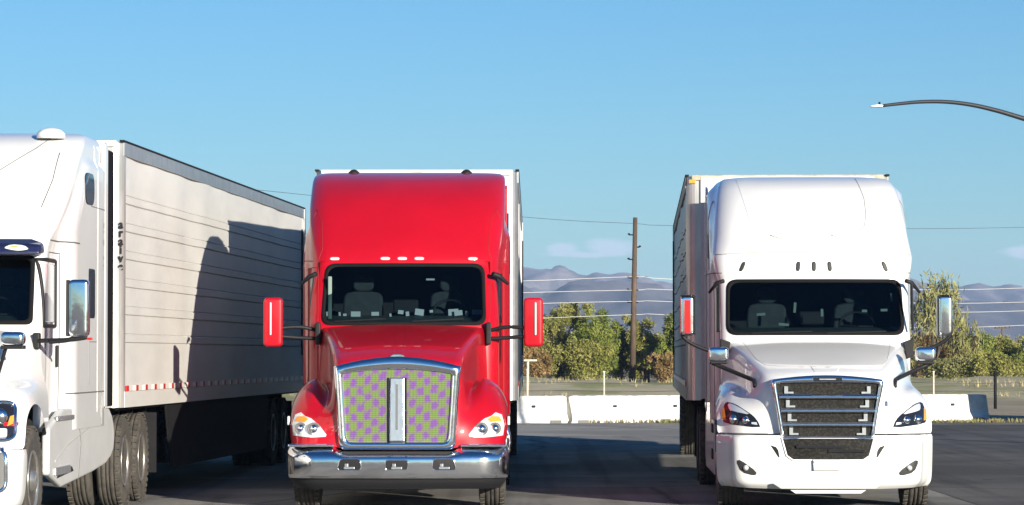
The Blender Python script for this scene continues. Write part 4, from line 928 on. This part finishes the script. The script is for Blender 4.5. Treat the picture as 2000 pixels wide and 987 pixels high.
# low bank behind the lot
def bank():
    n = 160; xs = np.linspace(-90, 110, n); ys = [120, 126, 133, 141, 150, 156]; hs = [0, .25, .5, .62, .42, -.02]; rg = np.random.RandomState(5); vv = []
    for j, (y, h) in enumerate(zip(ys, hs)):
        for x in xs: vv.append((x, y+rg.uniform(-.5, .5), max(-.02, h*(1+.25*math.sin(x*.21+j)+.12*rg.randn()))-.02))
    ff = [(j*n+i, j*n+i+1, (j+1)*n+i+1, (j+1)*n+i) for j in range(len(ys)-1) for i in range(n-1)]
    m_ = MB(); m_.add(vv, ff, True); o = m_.build('earth_bank', ground_mat('weedy_earth', (.42, .36, .23), (.52, .45, .30), (.30, .30, .13), .5, .25, 1.0, stretch=(.5, 1.5, 1))); tag(o, kind='structure')
bank()
# dry weeds
def weeds(name, label, regions, n, h, m_, seed):
    rg = np.random.RandomState(seed); vv = []; ff = []
    for _ in range(n):
        x0, x1, y0, y1, z = regions[rg.randint(len(regions))]; x = rg.uniform(x0, x1); y = rg.uniform(y0, y1)
        if math.sin(x*1.7)+math.sin(x*.6+1.3)+rg.uniform(-1, 1) < -.2: continue
        for k in range(5):
            a = rg.uniform(0, 6.28); hh = h*rg.uniform(.4, 1.1); dx, dy = rg.uniform(-.1, .1, 2); b = len(vv); w_ = .012+h*.03
            vv += [(x-w_*math.cos(a), y-w_*math.sin(a), z), (x+w_*math.cos(a), y+w_*math.sin(a), z), (x+dx*h*4, y+dy*h*4, z+hh)]; ff.append((b, b+1, b+2))
    m2 = MB(); m2.add(vv, ff); o = m2.build(name, m_, recalc=False); tag(o, label, 'weeds', kind='stuff')
mg = mat('weed_green', (.17, .19, .05), .9, noise=.5, nscale=.8, col2=(.24, .20, .09))
weeds('roadside_weeds', 'sparse green and straw weeds along the foot of the white barrier', [(-4, 14, 79.0, 80.0, .01), (1.5, 6, 79.1, 79.9, .01)], 1500, .12, mg, 1)
weeds('dry_grass', 'dry low grass covering the bank between barrier and trees', [(-30, 60, 122, 185, .0), (-30, 60, 130, 150, .35)], 9000, .35, mat('dry_grass', (.42, .35, .20), .9, noise=.5, nscale=.4, col2=(.24, .23, .10)), 2)

# ------------------------------------------------------------------ barriers
def barrier(x0, x1, y0, y1, label, holes, chip=0):
    t = thing('concrete_barrier', label, 'barrier', ((x0+x1)/2, (y0+y1)/2, 0), math.atan2(y1-y0, x1-x0), 'white concrete barriers along the lot')
    L = math.hypot(x1-x0, y1-y0)-.05; n = 40; prof = [(-.30, 0), (-.30, .08), (-.17, .24), (-.10, .66), (-.08, .68), (.08, .68), (.10, .66), (.17, .24), (.30, .08), (.30, 0)]; rg = np.random.RandomState(int(abs(x0)*10)); vv = []
    for i in range(n+1):
        u = -L/2+L*i/n; e = .03 if i in (0, n) else 0
        for (y, z) in prof: vv.append((u+(.02*rg.randn() if i in (0, n) else 0), y*(1-e)+rg.uniform(-.006, .006), z*(1-e)+(rg.uniform(-.006, .006) if z else 0)))
    k = len(prof); ff = [(i*k+j, i*k+j+1, (i+1)*k+j+1, (i+1)*k+j) for i in range(n) for j in range(k-1)]+[tuple(range(k)), tuple(range(n*k, n*k+k))[::-1]]
    m_ = MB(); m_.add(vv, ff); m_.build('barrier_body', M['concrete'], t)
    for hx in holes:
        m_ = MB(); m_.box((hx, -.165, .42), (.09, .05, .06)); m_.build('lifting_slot', M['black'], t, bevel=.01)
    for s_ in (-1, 1):
        m_ = MB(); m_.box((s_*(L/2-.3), -.24, .04), (.28, .16, .08)); m_.build('drain_notch', M['seam'], t)
def bx(px, d): return (px-1000)/F*d
bl_ = [(-3.95, 79.0), (1.37, 79.3)]
barrier(bx(1108, 79.2)-3.5, bx(1108, 79.2), 78.9, 79.3, 'white concrete barrier right beside the red tractor, ending at the ragged joint', [.9])
X0 = bx(1108, 79.2); X3 = bx(1924, 82.6); 
labs = ['white concrete barrier in the middle of the gap between the red and the rightmost tractor', 'white concrete barrier mostly hidden behind the front of the rightmost white tractor', 'last white concrete barrier at the right end, with blue shade on its tip']
for k in range(3):
    xa = X0+(X3-X0)*k/3; xb = X0+(X3-X0)*(k+1)/3; barrier(xa, xb, 79.3+3.3*k/3, 79.3+3.3*(k+1)/3, labs[k], [-.7, .9] if k < 1 else [.9])

# off to the right, just outside the frame: stand-in container added for its shade
ct = thing('shade_occluder', 'unseen container standing beyond the right end of the barriers', 'occluder', (15.65, 80.75, 0), 0)
m_ = MB(); m_.box((0, 0, 1.4), (4.6, 2.4, 2.55)); m_.build('occluder_body', mat('occluder_paint', (.10, .14, .18), .6, noise=.3), ct, bevel=.02)
m_ = MB()
for k in range(18): m_.box((-2.2+k*.26, -1.22, 1.4), (.10, .04, 2.3))
m_.build('occluder_ribs', M['frame'], ct)

# ------------------------------------------------------------------ pole and wires
def P3(px, py, d): return ((px-1000)/F*d, d, CAMZ+(HOR-py)/F*d)
D = 190
pt = thing('utility_pole', 'tall weathered wooden utility pole with short side insulators, rising above the trees', 'pole', P3(1235, 748, D)[:2]+(0,), 0)
x0, _, _ = P3(1235, 748, D); xt, _, zt = P3(1241, 425, D)
m_ = MB(); m_.tube([(0, 0, -.1), ((xt-x0)*.5, 0, zt*.5), (xt-x0, 0, zt)], [.19, .16, .13], 12); m_.build('pole_shaft', M['pole'], pt)
for k, py in enumerate((459, 483, 507, 543, 567, 591)):
    x, _, z = P3(1240-(py-425)*.018, py, D); s_ = -1 if k != 1 else 1
    m_ = MB(); m_.tube([(x-x0-.05*s_, 0, z), (x-x0+s_*.33, -.02, z)], .045, 6)
    if k > 2: m_.tube([(x-x0, 0, z), (x-x0+.28, -.02, z)], .04, 6)
    ins = m_.build('insulator_bracket', M['frame'], pt)
    m_ = MB(); m_.lathe([(0, .07), (.06, .08), (.1, .05)], (x-x0+s_*.33, -.02, z), 'z', 10); m_.build('insulator', M['frame'], ins)
def wire(label, pts, r, m_):
    c = [P3(*p) for p in pts]; cc = catmull(c, 8); m2 = MB(); m2.tube(cc, r, 5); o = m2.build('overhead_wire', m_); tag(o, label, 'wire', 'wires strung along the pole line')
wire('thin dark wire highest in the sky, passing just under the top of the pole', [(200, 345, 150), (490, 370, 165), (1022, 424, 180), (1240, 437, D), (1320, 441, 192), (1780, 447, 200), (2100, 442, 210)], .012, M['wire'])
for lab, ys, in (('pale wire crossing the mountain crest, topmost of the four pale wires', (556, 549, 541, 546, 566, 560)), ('second pale wire from the top in front of the mountains', (582, 572, 567, 567, 592, 588)), ('third pale wire from the top, just above the green trees', (606, 594, 589, 590, 610, 605)), ('lowest of the four pale wires, crossing the tree crowns', (636, 623, 615, 616, 640, 632))):
    wire(lab, [(560, ys[0]+4, 175), (1022, ys[1], 185), (1237, ys[2], D), (1320, ys[3], 191), (1780, ys[4], 198), (2080, ys[5], 205)], .013, M['wirel'])

# small distant pole with a crossarm
dp = thing('utility_pole', 'small distant utility pole with a crossarm above the bushes at the far right', 'pole', P3(1957, 700, 450)[:2]+(0,), 0)
zt2 = P3(0, 638, 450)[2]; m_ = MB(); m_.tube([(0, 0, 0), (0, 0, zt2)], [.16, .12], 8); m_.build('pole_shaft', M['pole'], dp)
m_ = MB(); m_.box((0, -.15, zt2-.25), (2.3, .14, .18)); cr = m_.build('crossarm', M['pole'], dp)
for x in (-1, -.4, .4, 1): m_ = MB(); m_.lathe([(0, .06), (.2, .05)], (x, -.15, zt2-.16), 'z', 8); m_.build('insulator', M['frame'], cr)

# wire fence behind the barriers
fn = thing('wire_fence', 'sparse wire fence of thin metal posts on the weedy ground behind the barriers', 'fence', (0, 118, 0), 0)
for px, py in ((1030, 722), (1180, 726), (1332, 726), (1480, 726), (1640, 726), (1823, 726), (880, 726), (2090, 726)):
    x, _, z = P3(px, py, 118); m_ = MB(); m_.box((x, 0, z/2), (.05, .05, z)); m_.box((x, 0, z), (.075, .06, .04)); m_.build('fence_post', M['post'], fn)
for k, z in enumerate((.35, .65, .95)):
    m_ = MB(); m_.tube([(x, 0, z+.02*math.sin(x)) for x in np.linspace(-6, 24, 20)], .006, 4); m_.build('fence_wire', M['lampgrey'], fn)
x, y, z = P3(1943, 728, 100)
bp = thing('bollard_post', 'dark metal post standing on the dirt at the right, taller than the fence posts', 'post', (x, y, 0), 0)
m_ = MB(); m_.tube([(0, 0, 0), (0, 0, z)], .05, 10); m_.build('post_shaft', M['frame'], bp)
m_ = MB(); m_.lathe([(0, .055), (.04, .06), (.06, .03)], (0, 0, z), 'z', 10); m_.build('post_cap', M['frame'], bp)
x, y, z = P3(1030, 703, 121)
gp = thing('timber_brace', 'pale leaning timber post with a short crossbar beside the red tractor', 'post', (x, y, 0), 0)
m_ = MB(); m_.tube([(0, 0, 0), (.02, 0, z)], .05, 8); m_.build('timber_post', M['post'], gp)
m_ = MB(); m_.box((.12, 0, z-.02), (.5, .08, .07)); m_.build('timber_crossbar', M['post'], gp)

# ------------------------------------------------------------------ street lamp
LD = 60
lp = thing('street_lamp', 'street lamp with long curved grey arm reaching in from the right', 'street lamp', (P3(2110, 0, LD)[0], LD, 0), 0)
ox = lp.location.x
arm = [P3(2110, 262, LD), P3(2060, 249, LD), P3(2000, 231, LD), P3(1950, 216, LD), P3(1900, 204.5, LD), P3(1850, 198.5, LD), P3(1800, 198.5, LD), P3(1760, 202, LD), P3(1726, 206, LD)]
m_ = MB(); ap = catmull([(a-ox, 0, c) for a, b, c in arm], 5); m_.tube(ap, [.052-.022*i/(len(ap)-1) for i in range(len(ap))], 10); m_.build('lamp_arm', M['lampgrey'], lp)
m_ = MB(); m_.tube([(0, 0, 0), (0, 0, arm[0][2]+.3)], [.11, .07], 14); m_.box((0, 0, .1), (.4, .4, .2)); m_.build('lamp_pole', M['lampgrey'], lp)
hx, _, hz = P3(1714, 207, LD)
m_ = MB(); m_.prism([(hx-ox-.14, hz-.012), (hx-ox+.10, hz-.02), (hx-ox+.12, hz+.02), (hx-ox+.02, hz+.03), (hx-ox-.1, hz+.012)], -.07, .07); hd = m_.build('lamp_head', mat('lamp_head_white', (.6, .62, .64), .4), lp, bevel=.008)
m_ = MB(); m_.lathe([(0, .02), (.05, .02)], (hx-ox+.05, 0, hz+.03), 'z', 8); m_.build('photocell', M['frame'], hd)

# ------------------------------------------------------------------ trees
def leafmat(name, a, b, c):
    m_ = bpy.data.materials.new(name); m_.use_nodes = True; t = m_.node_tree; p = t.nodes['Principled BSDF']; p.inputs['Roughness'].default_value = .75; p.inputs['Specular IOR Level'].default_value = .15
    co = t.nodes.new('ShaderNodeTexCoord'); n = t.nodes.new('ShaderNodeTexNoise'); n.inputs['Scale'].default_value = 1.1; n.inputs['Detail'].default_value = 4; t.links.new(co.outputs['Object'], n.inputs['Vector'])
    r = t.nodes.new('ShaderNodeValToRGB'); e = r.color_ramp.elements; e[0].position = .34; e[0].color = (*a, 1); e[1].position = .66; e[1].color = (*b, 1); k = e.new(.5); k.color = (*c, 1)
    t.links.new(n.outputs[0], r.inputs[0]); t.links.new(r.outputs[0], p.inputs['Base Color']); return m_
LM = dict(green=leafmat('tamarisk_leaves', (.07, .095, .02), (.24, .26, .06), (.15, .18, .035)),
          olive=leafmat('mesquite_leaves', (.09, .10, .02), (.29, .27, .08), (.19, .19, .05)),
          brown=leafmat('dry_leaves', (.12, .08, .03), (.34, .23, .11), (.24, .16, .065)),
          pale=leafmat('palo_verde_twigs', (.12, .12, .04), (.28, .27, .11), (.19, .19, .07)))
def tree(name, label, px, py_top, wpx, d, m_, n=5200, seed=0, leaf=.085, base=0, feather=False, cat='tree', group=None, lean=0, trunkh=.28, extra=None):
    n = int(n*(2.6 if not feather else .36)); rg = np.random.RandomState(seed); x, _, ztop = P3(px, py_top, d); hw = wpx/F*d/2
    t = thing(name, label, cat, (x, d, 0), 0, group); H = ztop
    # limbs
    m2 = MB(); tips = []
    nb = 7 if not feather else 14
    for i in range(nb):
        a = rg.uniform(0, 6.28); rr = hw*rg.uniform(.35, .95); hh = H*rg.uniform(.5, .97); e = Vector((math.cos(a)*rr, math.sin(a)*rr*.8, hh if not feather else H*rg.uniform(.75, 1.0)*(1-.4*(rr/hw)**2)))
        s0 = Vector((rg.uniform(-.15, .15), rg.uniform(-.15, .15), 0)); mid = s0.lerp(e, .45)+Vector((rg.uniform(-.2, .2), rg.uniform(-.2, .2), .1*H))
        pts = [tuple(q) for q in catmull([s0, s0.lerp(mid, .5), mid, e], 3)]; r0 = .10 if not feather else .045
        m2.tube(pts, [r0*(1-.85*k/(len(pts)-1)) for k in range(len(pts))], 5); tips.append(e)
        for _ in range(3):
            q = mid.lerp(e, rg.uniform(.1, .8)); e2 = q+Vector((rg.uniform(-1, 1)*hw*.4, rg.uniform(-1, 1)*hw*.4, rg.uniform(.05, .25)*H)); e2.z = min(e2.z, H*1.0)
            m2.tube([tuple(q), tuple(q.lerp(e2, .5)+Vector((0, 0, .05))), tuple(e2)], [.03, .02, .008], 4); tips.append(e2)
    m2.build('trunk', M['bark'], t)
    # leaf clumps round the limbs' tips and through an uneven crown
    cl = [(tp.x, tp.y, tp.z-.1, rg.uniform(.25, .5)*min(1.2, hw*.5)) for tp in tips]
    nc = 44 if not feather else 10
    for _ in range(nc):
        while True:
            u = rg.uniform(-1, 1, 3)
            if u.dot(u) < 1: break
        z = H*(.48+.5*u[2]); zz = max(.15, z); k = math.sqrt(max(0, 1-((zz/H-.45)/.58)**2))
        cl.append((u[0]*hw*k, u[1]*hw*.8*k, zz, rg.uniform(.32, .7)*min(1.4, hw*.5)))
    C = np.array(cl); w_ = C[:, 3]**2; w_ /= w_.sum(); idx = rg.choice(len(C), n, p=w_); dv = rg.randn(n, 3); dv /= np.linalg.norm(dv, axis=1)[:, None]
    rad = C[idx, 3]*(rg.uniform(.25, 1.15, n) if not feather else rg.uniform(0, 1.7, n)); pos = C[idx, :3]+dv*rad[:, None]*np.array([1, 1, 1.15 if not feather else 1.8])
    keep = (pos[:, 2] > .05) & (pos[:, 2] < H*1.02); pos = pos[keep]; n = len(pos)
    A = rg.randn(n, 3); A /= np.linalg.norm(A, axis=1)[:, None]
    if feather: A = A*np.array([.35, .35, 1]); A /= np.linalg.norm(A, axis=1)[:, None]
    B = np.cross(A, rg.randn(n, 3)); B /= np.linalg.norm(B, axis=1)[:, None]; s_ = leaf*rg.uniform(.5, 1.3, n)[:, None]; bw = .36 if not feather else .16
    V = np.empty((n, 4, 3)); V[:, 0] = pos-A*s_; V[:, 1] = pos+B*s_*bw; V[:, 2] = pos+A*s_; V[:, 3] = pos-B*s_*bw
    me = bpy.data.meshes.new('crown'); me.from_pydata(V.reshape(-1, 3).tolist(), [], [(4*i, 4*i+1, 4*i+2, 4*i+3) for i in range(n)]); me.materials.append(m_); link(bpy.data.objects.new('crown', me), t)
    return t
GT = 'trees on the far side of the bank'
tree('tamarisk_tree', 'leftmost olive tree of the gap, right beside the red mirror', 1052, 622, 104, 193, LM['olive'], 6500, 1, group=GT)
tree('tamarisk_tree', 'tallest green tree in the gap, with a spiky top above the red mirror', 1100, 594, 118, 196, LM['olive'], 9000, 2, group=GT)
tree('tamarisk_tree', 'bushy green tree left of the tall pole, stepping down toward it', 1163, 602, 100, 191, LM['green'], 9000, 3, group=GT)
tree('tamarisk_tree', 'lower dark green tree directly behind the foot of the pole', 1208, 640, 84, 195, LM['green'], 6500, 4, group=GT)
tree('tamarisk_tree', 'rounded green tree immediately right of the pole', 1262, 617, 88, 193, LM['olive'], 8500, 5, group=GT)
tree('tamarisk_tree', 'light green tree touching the left wall of the right trailer', 1316, 612, 66, 190, LM['green'], 6500, 6, group=GT)
tree('dry_shrub', 'tan dry shrub low beside the wall of the right trailer', 1300, 685, 60, 187, LM['brown'], 3500, 7, cat='shrub', group=GT)
tree('dry_shrub', 'orange tan dry shrub low behind the red mirror', 1040, 680, 70, 186, LM['brown'], 3500, 8, cat='shrub', group=GT)
tree('tamarisk_shrub', 'green shrub low between the brown tree and the pole', 1140, 665, 110, 186, LM['olive'], 6000, 9, cat='shrub', group=GT)
tree('palo_verde', 'tall feathery pale tree behind the right mirror of the rightmost tractor', 1815, 535, 150, 185, LM['pale'], 7500, 11, leaf=.26, feather=True, group=GT)
tree('palo_verde', 'slim feathery tree leaning out just right of the tall feathery one', 1880, 600, 70, 188, LM['pale'], 2600, 12, leaf=.22, feather=True, group=GT)
for i, (px, py, wp, d, mm_, lab) in enumerate((
  (1812, 655, 100, 190, 'brown', 'brown bush below the tall feathery tree'),
  (1868, 668, 80, 192, 'olive', 'olive bush between the feathery tree and the bushes near the far pole'),
  (1912, 652, 90, 200, 'green', 'green bush just left of the small distant pole'),
  (1965, 655, 90, 204, 'olive', 'broad olive bush in front of the small distant pole'),
  (2020, 660, 90, 200, 'green', 'green bush cut by the right edge of the view'),
  (1940, 690, 120, 182, 'olive', 'low bush behind the dark metal post'),
  (1870, 700, 120, 183, 'pale', 'low pale bush behind the fence at the right'))):
    tree('desert_bush', lab, px, py, wp, d, LM[mm_], 6000, 20+i, cat='bush', group=GT)
for i, (px, py, wp, d, mm_, lab) in enumerate((
  (970, 620, 120, 196, 'green', 'green tree mostly hidden behind the trailer of the red tractor'),
  (860, 630, 120, 200, 'olive', 'olive tree hidden behind the red tractor'),
  (560, 650, 120, 200, 'green', 'green tree hidden behind the ribbed grey trailer'),
  (1400, 620, 120, 196, 'olive', 'olive tree hidden behind the left flank of the right trailer'),
  (1700, 630, 140, 196, 'green', 'green tree hidden behind the rightmost tractor'))):
    tree('tamarisk_tree', lab, px, py, wp, d, LM[mm_], 3000, 40+i, group=GT)

# ------------------------------------------------------------------ mountains
from mathutils import noise as mn
def range_(name, prof, D0, depth, col, col2, seed, xr=(-900, 900)):
    xs = np.linspace(xr[0]*D0/3000, xr[1]*D0/3000, 420); ys = np.linspace(-1, 1, 60); px = 1000+xs/D0*F
    pp = np.array(prof, float); py = np.interp(px, pp[:, 0], pp[:, 1]); crest = CAMZ+(HOR-py)/F*D0; vv = []
    for j, v in enumerate(ys):
        for i, x in enumerate(xs):
            y = D0+v*depth; e = max(0, 1-abs(v))
            rid = mn.ridged_multi_fractal(Vector((x*.006, y*.004+seed, seed)), 1.0, 2.1, 5, .9, 2.0) if e < .97 else .9
            h = crest[i]*(e**.75)*(1+(rid-1.1)*.62*(1-e)**.6*1.2) + 6*(1-e)*mn.fractal(Vector((x*.02, y*.02, seed)), 1, 2, 4)*(e > 0)
            if abs(v) < .02: h = crest[i]+4.2*mn.fractal(Vector((x*.045, seed, 0)), 1, 2, 4)
            vv.append((x, y, min(h, crest[i]*1.0+4.0)-1 if e > 0 else -4))
    n = len(xs); ff = [(j*n+i, j*n+i+1, (j+1)*n+i+1, (j+1)*n+i) for j in range(len(ys)-1) for i in range(n-1)]
    m_ = MB(); m_.add(vv, ff, True); o = m_.build(name, mat(name+'_rock', col, .95, noise=.3, nscale=.02, col2=col2, det=10, stretch=(1, .4, 2.2)), smooth=True); tag(o, kind='structure')
range_('mountains', [(-900, 570), (200, 548), (700, 530), (1020, 522), (1055, 524), (1078, 524), (1083, 518), (1101, 518), (1108, 526), (1128, 535), (1153, 539), (1159, 531), (1175, 533), (1233, 532), (1247, 539), (1264, 540), (1272, 547), (1315, 553), (1500, 562), (1700, 540), (1775, 545), (1816, 554), (1850, 560), (1887, 555), (1912, 552), (1938, 560), (1963, 554), (1998, 561), (2400, 575), (3400, 590)], 4000, 900, (.26, .225, .22), (.10, .09, .10), 3)
range_('foothills', [(-900, 600), (600, 570), (1020, 556), (1060, 575), (1078, 568), (1110, 551), (1160, 546), (1230, 545), (1290, 560), (1340, 572), (1600, 600), (1780, 592), (1850, 590), (1950, 585), (2050, 592), (3400, 610)], 2700, 500, (.15, .14, .15), (.08, .075, .085), 9)

# ------------------------------------------------------------------ haze
m_ = MB(); m_.box((0, 2400, 73), (5200, 6400, 150)); hz_ = m_.build('haze', M['frame']); hz_.data.materials.clear()
hm = bpy.data.materials.new('haze'); hm.use_nodes = True; t_ = hm.node_tree; t_.nodes.clear(); o_ = t_.nodes.new('ShaderNodeOutputMaterial'); v_ = t_.nodes.new('ShaderNodeVolumePrincipled')
v_.inputs['Color'].default_value = (.42, .62, 1.0, 1); v_.inputs['Density'].default_value = 1.35e-4; v_.inputs['Anisotropy'].default_value = 0
t_.links.new(v_.outputs[0], o_.inputs['Volume']); hz_.data.materials.append(hm); tag(hz_, kind='stuff'); hz_['label'] = 'thin blue haze over the plain'; hz_['category'] = 'haze'
